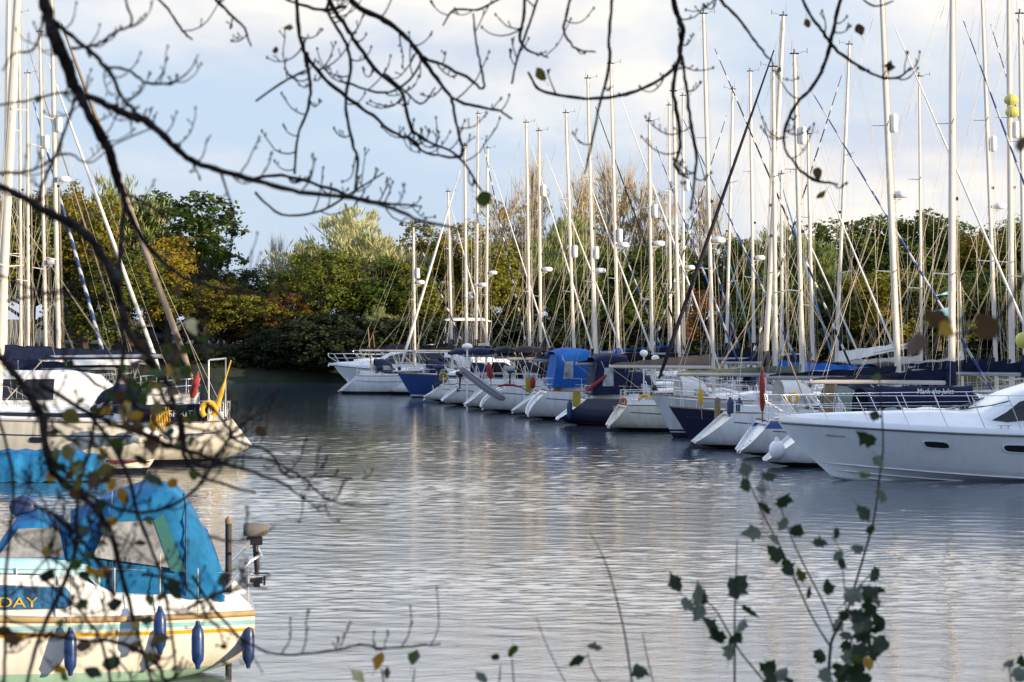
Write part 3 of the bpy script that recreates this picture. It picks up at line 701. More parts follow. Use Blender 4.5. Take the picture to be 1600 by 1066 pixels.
def outboard(p, rz, label, cowl=mBlackP, s=1.0):
    o = empty('outboard_motor', p, label, 'outboard', rz)
    m = MB(); m.loft([[Vector((x * s, y * s, z * s + dz)) for y, z in ((-.13 * k, .0), (-.15 * k, .16 * k), (-.08 * k, .3 * k), (.08 * k, .3 * k), (.15 * k, .16 * k), (.13 * k, 0))] for x, k, dz in ((-.26, .75, .03), (-.22, .95, .01), (0, 1, 0), (.2, .9, .01), (.3, .6, .05))], True, True, True); m.build('cowling', cowl, o)
    m = MB(); m.box((-.02 * s, 0, -.06), (.36 * s, .2 * s, .12)); m.tube([(0, 0, -.1), (.02, 0, -.85 * s)], [.07 * s, .045 * s], 8); m.box((.08, 0, -.82 * s), (.34 * s, .14 * s, .02)); m.tube([(-.12 * s, 0, -.98 * s), (.16 * s, 0, -.98 * s)], [.03, .05], 8)
    m.box((0.02, 0, -1.05 * s), (.14 * s, .02, .16 * s)); m.build('leg', mBlackP, o)
    m = MB()
    for k in range(3): a = k * 2.094; m.box((.2 * s, .07 * s * math.cos(a), -.98 * s + .07 * s * math.sin(a)), (.03, .09 * s, .09 * s))
    m.build('propeller', mBlack, o)
    MB().box((-.16 * s, 0, -.2 * s), (.06, .22 * s, .26 * s)).build('clamp', mAlu2, o); return o
def panel(name, p, w, h, m, label, cat, rz=0, th=.06, group=None):
    mm = MB(); n = 6; rg = []
    for i in range(n + 1):
        z = h * i / n; k = .9 + .1 * math.sin(math.pi * i / n); rg.append([Vector((sx * w / 2 * k, sy * th / 2 * (1 + .4 * math.sin(i)), z)) for sx, sy in ((-1, -1), (1, -1), (1, 1), (-1, 1))])
    mm.loft(rg, True, True, False); o = mm.build(name, m); o.location = p; o.rotation_euler = (0, 0, rz); return tag(o, label, cat, group)
def staff_thing(name, p0, p1, label, cat, mp, mf, r=.02, fr=.09, f0=.35, f1=.95):
    o = empty(name, p0, label, cat); v = p1 - p0
    MB().tube([(0, 0, 0), v], r, 6).build('pole', mp, o)
    q = [v * (f0 + (f1 - f0) * k / 5) + Vector((.012 * math.sin(k * 3), 0, 0)) for k in range(6)]
    MB().tube(q, [fr * .5, fr, fr * .9, fr, fr * .8, fr * .35], 8).build('rolled_cloth' if 'flag' in name else 'float', mf, o); return o

# bright horseshoe and marker pole on the nearest left yacht
pb = local(L1, .55, 1.5, 0)
horseshoe(P(326, 641, pb.y - .1), mYel, 'yellow horseshoe lifebuoy on the stern rail of the cream hulled yacht', 1.0, R(10))
staff_thing('marker_buoy', P(332, 660, pb.y), P(361, 563, pb.y), 'yellow marker buoy pole standing on the stern of the cream hulled yacht', 'marker buoy', mYel, mYel, .025, .09, .1, .65)
staff_thing('rolled_flag', P(296, 640, pb.y + .8), P(310, 580, pb.y + .8), 'small red flag rolled round its staff on the left', 'flag', mWood, mRed, .02, .13, .3, .95)
o = empty('rope_bundle', P(250, 655, pb.y - .4), 'yellow rope and cloth bundle hanging on the left yacht rail', 'rope')
mm = MB()
for k in range(7):
    x = (k - 3) * .085; mm.tube([(x, 0, .4 - .02 * k), (x - .07, .02, 0), (x + .02, .03, -.38), (x + .07, 0, -.05), (x + .01, 0, .4)], .03, 5)
mm.build('coil', mYel, o)
for (px, py, w_) in ((222, 693, .7),):
    o = MB(); rr_ = random.Random(4)
    for k in range(9): o.ball((rr_.uniform(-.8, .8), rr_.uniform(-.1, .1), rr_.uniform(-.2, .2) - .0), rr_.uniform(.14, .26), None, .16, 8, 6)
    o = o.build('cloth_bundle', mWhiteC); o.location = P(242, 680, pb.y - 1.2); tag(o, 'crumpled white cloth bundle hung over the side of the cream hulled yacht', 'cloth')
# navy fenders and others on the right-hand row
def pxf(px, py, d, off=-.2): return P(px, py, d['O'].y + off)
fender(P(1141, 636, 86.3), .13, .62, mNavyV, 'left one of two navy fenders stowed on the wide white stern rail', rope=.35)
fender(P(1155, 637, 86.3), .13, .62, mNavyV, 'right one of two navy fenders stowed on the wide white stern rail', rope=.35)
o = MB(); o.ball((0, 0, 0), .27, None, .31, 16, 12); o.lathe((0, 0, .28), [(.09, 0), (.08, .08), (.04, .14)], 10); ob = o.build('ball_fender', mWhite); ob.location = P(1214, 703, 75.4); tag(ob, 'round white ball fender resting in the scoop stern behind the motor yacht bow', 'fender')
fender(P(890, 640, 104.6), .13, .75, mNavyV, 'dark navy fender hanging beside the navy yacht stern', rope=.3)
fender(P(600, 598, 150), .2, 1.1, mNavyV, 'tall navy fender between the two far left sterns', rope=.4)
panel('stern_cloth', P(570, 612, 152.2), 1.3, .9, mNavy, 'navy cloth draped over the small far stern', 'cloth', .5)
panel('lifesling', P(871, 622, 110.5), .36, .75, mOliveY, 'mustard lifesling bag on the rail below the blue cockpit tent', 'lifesling', .2)
panel('lifesling', P(901, 636, 104.8), .36, .72, mOliveY, 'mustard lifesling bag on the rail of the dark navy yacht', 'lifesling', .2)
panel('lifesling', P(826, 613, 114.6), .32, .75, mOliveY, 'narrow mustard lifesling left of the bright blue tent', 'lifesling', .2)
horseshoe(P(693, 590, 133.2), mOliveY, 'dull yellow horseshoe buoy on a far stern right of the royal blue hull', .9)
horseshoe(P(1006, 627, 99.3), mYel, 'yellow horseshoe buoy on the cream white yacht, left one of the pair', .9)
horseshoe(P(1021, 629, 99.3), mYel, 'yellow horseshoe buoy on the cream white yacht, right one of the pair', .9)
horseshoe(P(974, 628, 99.1), mat('orange_ring', (.55, .12, .04), .6), 'orange lifebuoy on the stern of the cream white yacht', .55)
horseshoe(P(1240, 622, 75), mYel, 'orange yellow buoy behind the motor yacht bow rail', .6)
staff_thing('marker_buoy', P(1097, 655, 86.2), P(1093, 590, 86.2), 'orange marker buoy on its pole at the wide white scoop stern', 'marker buoy', mWood, mYel, .018, .1, .35, .75)
staff_thing('rolled_flag', P(1191, 660, 80.9), P(1191, 572, 80.9), 'tall red flag rolled on its staff at the blue banded stern', 'flag', mWood, mRed, .03, .1, .2, .95)
staff_thing('rolled_flag', P(918, 610, 104), P(962, 575, 104.6), 'red flag rolled on a slanting staff over the dark navy yacht', 'flag', mWood, mRed, .02, .09, -.05, .95)
staff_thing('rolled_flag', P(768, 603, 118.4), P(763, 565, 118.4), 'small dark red flag rolled on a staff behind the grey dinghy', 'flag', mWood, mRed, .02, .16, .3, .95)
staff_thing('rolled_flag', P(832, 612, 114.4), P(833, 588, 114.4), 'tiny red flag beside the narrow mustard lifesling', 'flag', mWood, mRed, .02, .14, .2, .95)
staff_thing('marker_buoy', P(581, 590, 151.5), P(575, 512, 151.5), 'long yellow tipped marker pole at the far left stern', 'marker buoy', mWood, mYel, .04, .09, .02, .3)
staff_thing('marker_buoy', P(592, 600, 151), P(583, 523, 151), 'second slanting marker pole at the far left stern', 'marker buoy', mWood, mWhiteC, .035, .07, .02, .3)
staff_thing('marker_buoy', P(1263, 640, 75.2), P(1226, 545, 75.2), 'thin leaning pole with orange tip behind the bow rail', 'marker buoy', mWood, mWood, .02, .03, .5, .9)
outboard(P(685, 577, 133), HD_R + math.pi, 'black outboard clamped on a rail above the long scoop stern', mNavyV, .9)
outboard(P(719, 587, 128), HD_R + math.pi, 'black outboard on the stern with the pale post', mBlackP, .85)
outboard(P(797, 580, 119), HD_R + math.pi, 'black outboard with pale cowl above the grey dinghy', mGrey, .9)
# pale post on b6 (wind generator pole with dome)
o = empty('stern_post', P(730, 635, 127.6), 'slim white stern post carrying a white dome', 'radar post')
hgt = (635 - 545) * 127.6 / F
MB().tube([(0, 0, 0), (0, 0, hgt)], .05, 7).build('post', mWhite, o); MB().lathe((0, 0, hgt), [(.1, 0), (.28, .04), (.3, .14), (.2, .26), (.05, .3)], 12).build('dome', mRadar, o)
for px, Yd, y0, y1, lab in ((1018, 102, 640, 552, 'left white pole with a disc above the cream white yacht'), (1036, 103, 640, 560, 'right white pole with a small dome above the cream white yacht')):
    o = empty('stern_post', P(px - 12, y0, Yd), lab, 'radar post'); hgt = (y0 - y1) * Yd / F
    MB().tube([(0, 0, 0), (0, 0, hgt)], .035, 6).build('post', mWhite, o); MB().ball((0, 0, hgt), .18, .18, .15).build('dome', mRadar, o)
# hoisted inflatable dinghy behind b8
def dinghy(p, rot, label, L_=2.4, m1=mGrey):
    o = empty('inflatable_dinghy', p, label, 'dinghy'); o.rotation_euler = rot
    pts = [(-L_ / 2, .55, 0), (0, .58, 0), (L_ * .3, .5, .03), (L_ * .47, .25, .12), (L_ * .52, 0, .16), (L_ * .47, -.25, .12), (L_ * .3, -.5, .03), (0, -.58, 0), (-L_ / 2, -.55, 0)]
    MB().tube(pts, [.1, .2, .2, .19, .19, .19, .2, .2, .1], 10).build('tube', m1, o)
    m = MB(); m.loft([[Vector((x, y * k, z - .12 - .12 * (1 - abs(y) / .5))) for y in (-.5, -.25, 0, .25, .5)] for x, k, z in ((-L_ * .45, 1, 0), (0, 1, 0), (L_ * .3, .8, .03), (L_ * .48, .2, .12))], False, False, True); m.build('floor', m1, o)
    MB().box((-L_ * .42, 0, .0), (.05, .9, .4)).build('transom_board', mWood, o)
    MB().tube([(-L_ / 2, .76, .03), (0, .79, .03), (L_ * .33, .69, .08), (L_ * .6, .2, .2), (L_ * .6, -.2, .2), (L_ * .33, -.69, .08), (0, -.79, .03), (-L_ / 2, -.76, .03)], .02, 5).build('rubbing_band', mNavyV, o)
    return o
dinghy(P(754, 601, 119.0), (R(0), R(38), HD_R + R(0)), 'grey inflatable dinghy hoisted at a slant over a scoop stern', 2.9)
# red cloth on b8 deck
m = MB(); rr_ = random.Random(2)
m.tube([(-.7, 0, 0), (-.3, .05, .08), (.1, 0, .06), (.5, 0, -.05), (1.2, 0, -.5)], [.05, .07, .06, .03, .02], 7)
ob = m.build('red_cloth', mRed); ob.location = P(800, 604, 118.2); tag(ob, 'folded red cloth on the deck edge of the arched white yacht', 'cloth')
# pale blue pennants
for py, w_, lab in ((458, .42, 'thin upper pale blue pennant flying left of a mast'), (488, .5, 'larger lower pale blue pennant flying left of a mast')):
    o = empty('pennant', P(1482, py, 77.5), lab, 'pennant'); m = MB(); rg = []
    for i in range(8):
        t = i / 7; x = -w_ * t * 1.0; hh = (.06 if py < 470 else .17) * (1 - .6 * t); rg.append([Vector((x, .03 * math.sin(t * 9), -.05 * t * (2 if py < 470 else .5) + hh)), Vector((x, .03 * math.sin(t * 9 + 1), -.08 * t - hh * .7))])
    m.loft(rg, False, False, True).build('cloth', mCyan, o)
# yellow fenders high up a mast, white bag beneath
for k, (px, py) in enumerate(((1580, 156), (1582, 175))):
    m = MB(); m.ball((0, 0, 0), .3, .3, .24, 9, 6); ob = m.build('yellow_float', mYelB); ob.location = P(px, py, 92); tag(ob, ('upper' if k == 0 else 'lower') + ' lime yellow float lashed high on the mast at the right edge', 'float')
m = MB(); m.ball((0, 0, 0), .26, .26, .3, 9, 6); ob = m.build('yellow_float', mYelB); ob.location = P(1597, 532, 86); tag(ob, 'lime yellow float low at the right edge of the photo', 'float')
# pilings
for px, y0, y1, Yp, r_, lab in ((1296, 600, 690, 79.5, .2, 'thick mooring pile with an orange cap behind the bow rail'), (357, 818, 1005, 32.2, .045, 'thin dark post standing in the water behind the cabin cruiser'), (1121, 625, 690, 88.6, .12, 'dark post beside the twin navy fenders')):
    o = empty('mooring_pile', Vector(((px - 800) * Yp / F, Yp, -1)), lab, 'pile'); zt_ = CH - (y0 - HY) * Yp / F + 1
    MB().tube([(0, 0, 0), (0, 0, zt_)], r_, 10).build('pile', mWood if r_ > .1 else mat('dark_post', (.03, .025, .025), .7), o); MB().lathe((0, 0, zt_), [(r_ * 1.1, 0), (r_ * 1.1, .05), (r_ * .3, .1)], 10).build('cap', mWood, o)
# writing on the long navy cloth behind the motor yacht rail
o = empty('lettered_boom_cover', P(1395, 640, 72.6), 'long navy boom cover with white script behind the motor yacht rail', 'sail cover', HD_R * .4)
m = MB(); rg = []
for i in range(13):
    x = -0.6 + i * .26; hh = .34 + .03 * math.sin(i * 1.7); rg.append([Vector((x, .14 * math.cos(a), .4 + hh * math.sin(a))) for a in [k * math.pi / 4 for k in range(8)]])
m.loft(rg, True, True, True).build('cover', mNavy, o)
m = MB(); m.tube([(-.6, 0, .15), (2.5, 0, .15)], .06, 7); m.tube([(-.4, 0, .12), (-.4, .1, -.6)], .03, 5); m.tube([(2.3, 0, .12), (2.3, .1, -.6)], .03, 5); m.build('boom', mAlu, o)
text_obj('Mark the Jules', .24, mWhite, o, Matrix.Translation((.72, -.155, .5)) @ Matrix.Rotation(R(90), 4, 'X'), .003, shear=.2, sx=.85)

# ------------------------------------------------------------------ tarpaulined boat and small tender on the left
o = empty('covered_boat', P(70, 752, 69.5) * 1.0, 'open boat under a crumpled bright blue tarpaulin, in front of the cream hulled yacht', 'boat', R(2)); o.location.z = 0
Ht = Hull(4.2, 1.7, .45, .6, 'up', 0, bow=.4); sh, ring = Ht.shell(14, 6); sh.build('hull', mWhite, o, Matrix.Translation((-2.6, 0, 0)))
m = MB(); rg = []
for i in range(29):
    t = i / 28; x = -2.7 + 4.5 * t; w = .95 * math.sin(math.pi * (0.12 + .8 * t)) ** .5; hh = .42 + .2 * math.sin(math.pi * t) ** .8
    ring_ = []
    for k in range(15):
        a = math.pi * k / 14; n_ = noise.noise(Vector((x * 1.6, k * .5, 3))) * .1 + .05 * math.sin(i * 1.9 + k * .3)
        ring_.append(Vector((x + n_ * .4, (w + n_) * math.cos(a) * 1.0, .02 + (hh + .3) * math.sin(a) ** .55 + n_ * .7)))
    rg.append(ring_)
m.loft(rg, False, True, True).build('tarpaulin', mTurq, o)
o = empty('small_tender', Vector(((203 - 800) * 73 / F, 73, 0)), 'tiny cream and red tender floating beside the cream hulled yacht', 'dinghy')
Hs = Hull(1.6, .9, .32, .45, 'up', 0, bow=.3, keel=.1); sh, ring = Hs.shell(12, 6); sh.build('hull', hC, o, Matrix.Translation((-.8, 0, 0))); MB().box((0, 0, .36), (1.3, .6, .05)).build('seat', mRed, o)

# ------------------------------------------------------------------ the near cabin cruiser, bottom left
CY = 31.0; CS = F / CY
ccx = (386 - 800) / CS
HC = math.pi + R(9)
cc = empty('cabin_cruiser', Vector((ccx - .05, CY + 1.0, 0)), 'small old white cabin cruiser with a turquoise canopy, yellow and blue stripes and hanging fenders', 'motor boat', HC)
def cst(z): return z
hcc = hull_mat('cruiser_hull', (0.82, 0.80, 0.74), (0.38, 0.6, 0.5), (0.16, 0.3, 0.24), .03, .17, rough=.35, stripe=[(.67, .72, (.72, .42, .01)), (.765, .83, (.3, .58, .66))])
Hc = Hull(6.8, 2.3, .95, 1.15, 'arch', .0, bow=.7, tr=.84, keel=.35)
def cxa(z): return .50 * max(0, 1 - max(z, -.1) / .6) ** 1.6 - .0
Hc.xa = cxa
sh, ring = Hc.shell(34, 12); sh.build('hull', hcc, cc); MB().add(ring, [tuple(range(len(ring)))]).build('transom', mWhite, cc)
Hc.deck().build('deck', mDeck, cc)
for s in (-1, 1): MB().tube([Hc.edge(.0 + k / 20, s, -.03, -.02) for k in range(21)], .045, 6, flat=.8).build('rubbing_rail', mat('teak_rail', (.42, .3, .15), .5, var=.25, scale=5), cc)
m = MB()
for s in (-1, 1):
    rg = []
    for x, h_ in ((.05, .05), (.22, .22), (.6, .27), (1.6, .27), (1.9, .31), (2.3, .5), (2.5, .55), (5.2, .5), (5.9, .1)):
        u = Hc.u_of(x); y = Hc.half(u) - .04; z = Hc.sheer(u)
        y = max(y, .12)
        rg.append([Vector((x, s * y, z)), Vector((x, s * (y - .04), z + h_)), Vector((x, s * (y - .12), z + h_ + .015)), Vector((x, s * (y - .2), z))])
    m.loft(rg, False, True, False)
m.build('side_coaming', mWhite, cc)
# cabin roof (pale blue) with white fascia
rg = []
for x, hh in ((2.05, .50), (2.2, .66), (3.0, .72), (4.6, .66), (5.3, .5)):
    u = Hc.u_of(x); y = Hc.half(u) - .1; z = Hc.sheer(u)
    rg.append([Vector((x, y * k, z + q)) for k, q in ((1.02, hh - .14), (1.0, hh - .02), (.85, hh + .06), (.3, hh + .12), (-.3, hh + .12), (-.85, hh + .06), (-1.0, hh - .02), (-1.02, hh - .14))])
MB().loft(rg, False, True, True).build('cabin_roof', mat('pale_blue_paint', (.42, .66, .74), .4, var=.08), cc)
rg = []
for x in (2.25, 3.0, 4.4, 5.2):
    u = Hc.u_of(x); y = Hc.half(u) - .055; z = Hc.sheer(u); rg.append([Vector((x, y, z + .56)), Vector((x, y + .01, z + .42))])
MB().loft(rg, False, False, False).build('fascia', mWhite, cc)
# curtained window and letters
wm = mat('blue_curtain', (.02, .11, .26), .5, var=.9, scale=7)
def cs(x, q):
    u = Hc.u_of(x); y = Hc.half(u) - .04 - .04 * q / .5 + .012; return Vector((x, y, Hc.sheer(u) + q))
rg = [[cs(x, a), cs(x, b)] for x, a, b in ((2.42, .18, .30), (2.5, .12, .40), (3.2, .11, .405), (4.2, .11, .40))]
# (window sits on the coaming side)
MB().loft(rg, False, False, False).build('cabin_window', wm, cc)
a = cs(3.38, .135) + Vector((0, .014, 0)); b = cs(2.3, .135) + Vector((0, .014, 0))
text_obj('DAY', .19, mat('yellow_letters', (.6, .4, .04), .5), cc, face_mx(a, (b - a).normalized()), .004, sx=1.35)
# canopy
def can(x, z, w, zb=1.16, n=12):
    return [Vector((x, w * (1 if k < 3 else -1 if k > n - 3 else math.cos(math.pi * (k - 3) / (n - 6))) * (1 - .06 * (1 if 3 <= k <= n - 3 else 0)),
                    (zb + (z - .28 - zb) * k / 3) if k < 3 else (zb + (z - .28 - zb) * (n - k) / 3) if k > n - 3 else z - .28 + .28 * math.sin(math.pi * (k - 3) / (n - 6)) ** .7)) for k in range(n + 1)]
A = [can(.38, 1.35, 1.0, 1.1), can(.62, 1.95, 1.0), can(.92, 2.45, 1.0), can(1.05, 2.62, .99), can(1.35, 2.68, .98), can(1.9, 2.5, .96), can(2.45, 2.25, .93), can(2.5, 1.9, .93)]
def crumple(A, amp, n=5):
    out = []
    for i in range(len(A) - 1):
        for k in range(n):
            row = [A[i][j].lerp(A[i + 1][j], k / n) for j in range(len(A[0]))]; out.append(row)
    out.append(list(A[-1])); res = []
    for row in out:
        r2 = []
        for j in range(len(row) - 1):
            for k in range(4): r2.append(row[j].lerp(row[j + 1], k / 4))
        r2.append(row[-1])
        res.append([p + Vector((noise.noise(p * 3.1), noise.noise(p * 3.1 + Vector((9, 0, 0))), noise.noise(Vector((p.x * 5 + p.z * 4, p.y * 2.5, p.z * 2))))) * amp + Vector((0, math.copysign(.018, p.y) * math.sin((p.x * 1.3 + p.z * 2.2) * 9), 0)) for p in r2])
    return res
MB().loft(crumple(A, .05), False, False, True).build('canopy', mTurq, cc)
for x_, k_ in ((.92, 2), (1.9, 5)):
    MB().tube([p * 1.0 + Vector((0, math.copysign(.03, p.y), .02)) for p in A[k_]], .012, 5).build('canopy_seam', mNavyV, cc)
for s in (-1, 1):
    m = MB(); y = s * 1.06
    m.add([(1.05, y, 1.55), (2.15, y * .985, 1.72), (1.95, y * .98, 2.18), (1.3, y * .985, 2.2)], [(0, 1, 2, 3)]); m.build('canopy_window', mClear, cc)
    m = MB(); m.add([(.92, y * 1.01, 1.5), (1.12, y * 1.01, 1.52), (1.35, y * .995, 2.2), (1.22, y * .995, 2.28)], [(0, 1, 2, 3)]); m.build('canopy_trim', mat('green_trim', (.02, .12, .12), .7), cc)
B_ = [can(2.5, 2.05, .9, 1.55), can(2.9, 2.28, .88, 1.6), can(3.15, 2.22, .86, 1.6), can(3.5, 1.72, .8, 1.6)]
MB().loft(crumple(B_, .04), False, False, True).build('fore_canopy', mTurq, cc)
for s in (-1, 1):
    y = s * .97; m = MB(); m.add([(2.52, y, 1.72), (3.4, y * .93, 1.72), (3.12, y * .955, 2.1), (2.6, y * .985, 2.12)], [(0, 1, 2, 3)]); m.build('fore_canopy_window', mClear, cc)
m = MB()
for s in (-1, 1):
    m.tube([Hc.edge(.0, s, .12, .0) + Vector((.5, 0, .2)), Hc.edge(0, s, .12, .42) + Vector((.28, 0, .0)), Hc.edge(0, s, .12, .62) + Vector((.05, 0, .05)), Hc.edge(0, s, .3, .72) + Vector((-.1, 0, 0))], .022, 7)
    for x in (1.9, 3.2, 4.6):
        e = Hc.edge(Hc.u_of(x), s, .08, .27); m.tube([e, e + Vector((0, 0, .38))], .012, 5)
    m.tube([Hc.edge(0, s, .12, .5) + Vector((.25, 0, 0))] + [Hc.edge(Hc.u_of(x), s, .08, .63) for x in (1.9, 3.2, 4.6, 5.8)], .006, 4)
m.tube([Hc.edge(0, 1, .3, .72) + Vector((-.1, 0, 0)), Hc.edge(0, -1, .3, .72) + Vector((-.1, 0, 0))], .022, 7)
m.build('stern_rail', mSteel, cc)
def ccw(x, y, z): return cc.matrix_basis @ Vector((x, y, z)) if False else Matrix.Translation(cc.location) @ Matrix.Rotation(HC, 4, 'Z') @ Vector((x, y, z))
for k, (px, py, lab) in enumerate(((110, 1018, 'blue fender hanging on the cruiser side, leftmost in the photo'), (250, 985, 'dark blue fender hanging amidships on the cruiser side between two others'), (309, 1008, 'blue fender hanging on the cruiser quarter near its stern'), (388, 1007, 'dark navy fender hanging off the corner of the cruiser transom'))):
    yy = CY - .62 + .02 * k
    if k == 3: yy = CY + .1
    fender(P(px, py, yy), .085, .52, mat('blue_fender', (.014, .045, .16), .35, var=.15) if k != 3 else mNavyV, lab, rope=.75)
outboard(P(399, 838, CY + .75) , R(4), 'black and silver outboard motor raised on the cabin cruiser stern', mat('silver_cowl', (.16, .15, .13), .3, var=.1), .62)
ob_ = MB(); ob_.ball((0, 0, 0), .2, .1, .16, 9, 6); q = ob_.build('cowl_stripe_bag', mNavyV)
q.location = P(36, 792, CY + .6); tag(q, 'dark blue rolled cloth on the cabin cruiser foredeck', 'cloth')

# ------------------------------------------------------------------ pontoons
def pont(p0, p1, w, label):
    o = empty('pontoon', (p0 + p1) / 2, label, 'pontoon', math.atan2(p1.y - p0.y, p1.x - p0.x)); ln = (p1 - p0).length
    MB().box((0, 0, .38), (ln, w, .12)).build('walkway', mPont, o); n = int(ln / 4); m = MB()
    for k in range(n): m.box((-ln / 2 + (k + .5) * ln / n, 0, .1), (2.2, w * .8, .44))
    m.build('float', mat('concrete_float', (.3, .3, .29), .9), o)
dR = Vector((math.cos(HD_R), math.sin(HD_R), 0)); sR = Vector((8.2, 68, 0)); eR = Vector((-9.6, 150, 0))
pont(sR + dR * 13.6, eR + dR * 13.6, 1.6, 'long grey pontoon behind the right-hand row of boats')
pont(Vector((-24.5, 60, 0)), Vector((-24.5, 132, 0)), 1.6, 'grey pontoon behind the left-hand boats')

# ------------------------------------------------------------------ ground, water
def ground():
    m = MB(); xs_ = [-400, -200, -120, -80, -60, -45, -35, -25, -15, -5, 5, 15, 30, 45, 60, 80, 120, 200, 400]
    ys_ = [(0, -2.5), (1.5, -.3), (2.5, .35), (5, 1.3), (10, 2.3), (16, 2.7), (60, 2.9), (250, 3.2), (1200, 4)]
    def shore(x): return 176 + 3 * math.sin(x * .05) + (max(0, x - 10) * .15) + 1.2 * math.sin(x * .31)
    xs2 = [-400, -250] + [-160 + 4 * k for k in range(81)] + [250, 400]
    rg = [[Vector((x, shore(x) + dy_, z + (.25 * noise.noise(Vector((x * .2, dy_, 0))) if z > .5 else 0))) for x in xs2] for dy_, z in ys_]
    m.loft(rg, False, False, True)
    g = mat('bank_earth_grass', (.018, .024, .01), .95, var=.6, scale=.8, bump=1, bscale=3)
    tag(m.build('far_bank', g), kind='structure')
    m = MB(); rg = [[Vector((x, y, z + .12 * noise.noise(Vector((x * .3, y, 5))))) for x in range(-60, 71, 5)] for y, z in ((-60, 3.2), (-3, 3.1), (3, 3.0), (7, 2.7), (11, 1.2), (14, -.3), (17, -2))]
    m.loft(rg, False, False, True); tag(m.build('near_bank', g), kind='structure')
    m = MB(); rg = [[Vector((x, y, z)) for y in range(-60, 260, 10)] for x, z in ((72, -2), (76, 0), (82, 1.6), (95, 2.4), (300, 3))]
    m.loft(rg, False, False, True); tag(m.build('right_bank', g), kind='structure')
    w = bpy.data.materials.new('water'); N, L, b = nodes_of(w)
    b.inputs['Base Color'].default_value = (.045, .065, .085, 1); b.inputs['Roughness'].default_value = .05; b.inputs['IOR'].default_value = 1.6
    tc = N.new('ShaderNodeTexCoord'); mp = N.new('ShaderNodeMapping'); mp.inputs['Scale'].default_value = (.6, 1.3, 1); L.new(tc.outputs['Object'], mp.inputs[0])
    n = N.new('ShaderNodeTexNoise'); n.inputs['Scale'].default_value = 7; n.inputs['Detail'].default_value = 3; L.new(mp.outputs[0], n.inputs['Vector'])
    bp = N.new('ShaderNodeBump'); bp.inputs['Strength'].default_value = 1; bp.inputs['Distance'].default_value = .006
    L.new(n.outputs['Fac'], bp.inputs['Height']); L.new(bp.outputs['Normal'], b.inputs['Normal'])
    import numpy as np
    Y0, Y1, NX = 24.0, 178.0, 260
    ys = [Y0]
    while ys[-1] < Y1: ys.append(ys[-1] + .055 + .0018 * (ys[-1] - Y0))
    ys[-1] = Y1; Yv = np.array(ys); NY = len(ys); T_ = np.linspace(-1, 1, NX)
    W = 9 + .235 * Yv; X = W[:, None] * T_[None, :]; Yg = np.repeat(Yv[:, None], NX, 1)
    rg_ = random.Random(9); Z = np.zeros_like(X); Zf = np.zeros_like(X)
    def gust(k, sx, sy):
        g_ = np.zeros_like(X)
        for q in range(6): g_ += np.sin(X * sx * rg_.uniform(.5, 1.6) + Yg * sy * rg_.uniform(.5, 1.6) * rg_.choice((-1, 1)) + rg_.random() * 6.28)
        return g_ / 6 ** .5
    g1 = gust(0, .13, .2); g2 = gust(1, .5, .7)
    for q in range(38):
        lam = .19 * (1.055 ** q) * rg_.uniform(.92, 1.08); a = rg_.gauss(0, .62); k = 2 * math.pi / lam
        ph = (X + .35 * g2) * math.sin(a) * k + (Yg + .3 * g1) * math.cos(a) * k + rg_.random() * 6.28
        amp = WAVE / k
        (Z if lam > .6 else Zf)[:] += amp * np.sin(ph)
    ss = lambda a, b_, v: (lambda t: t * t * (3 - 2 * t))(np.clip((v - a) / (b_ - a), 0, 1))
    wind = .45 + .55 * ss(33, 44, Yg); wind *= 1 - .62 * ss(88, 118, Yg)
    gm = np.clip(1 + .42 * g1 + .25 * g2, .25, 2)
    Z = (Z * .45 * wind * (1 + .15 * g1) + Zf * 1.25 * gm * wind * (.45 + .55 * ss(33, 44, Yg))) * ss(1, .93, np.abs(T_))[None, :] * (1 - ss(165, 176, Yg)) * ss(24, 27, Yg)
    V = np.stack([X, Yg, Z], -1).reshape(-1, 3).tolist(); idx = np.arange(NY * NX).reshape(NY, NX)
    Q = np.stack([idx[:-1, :-1], idx[:-1, 1:], idx[1:, 1:], idx[1:, :-1]], -1).reshape(-1, 4).tolist(); o_ = len(V)
    x0, x1_ = X[0, -1], X[-1, -1]
    V += [[-600, Y0, 0], [-600, Y1, 0], [600, Y0, 0], [600, Y1, 0], [-600, -100, 0], [600, -100, 0], [-600, 230, 0], [600, 230, 0]]
    l = idx[:, 0].tolist(); r__ = idx[:, -1].tolist(); f_ = idx[0, :].tolist(); k_ = idx[-1, :].tolist()
    Q += [[o_] + l + [o_ + 1], [o_ + 3] + r__[::-1] + [o_ + 2], [o_ + 4, o_ + 5, o_ + 2] + f_[::-1] + [o_], [o_ + 1] + k_ + [o_ + 3, o_ + 7, o_ + 6]]
    me = bpy.data.meshes.new('water'); me.from_pydata(V, [], Q); me.polygons.foreach_set('use_smooth', [True] * (len(Q) - 4) + [False] * 4); me.materials.append(w); me.update()
    wo = bpy.data.objects.new('water', me); COL.objects.link(wo); tag(wo, kind='structure')
WAVE = .0165
ground()

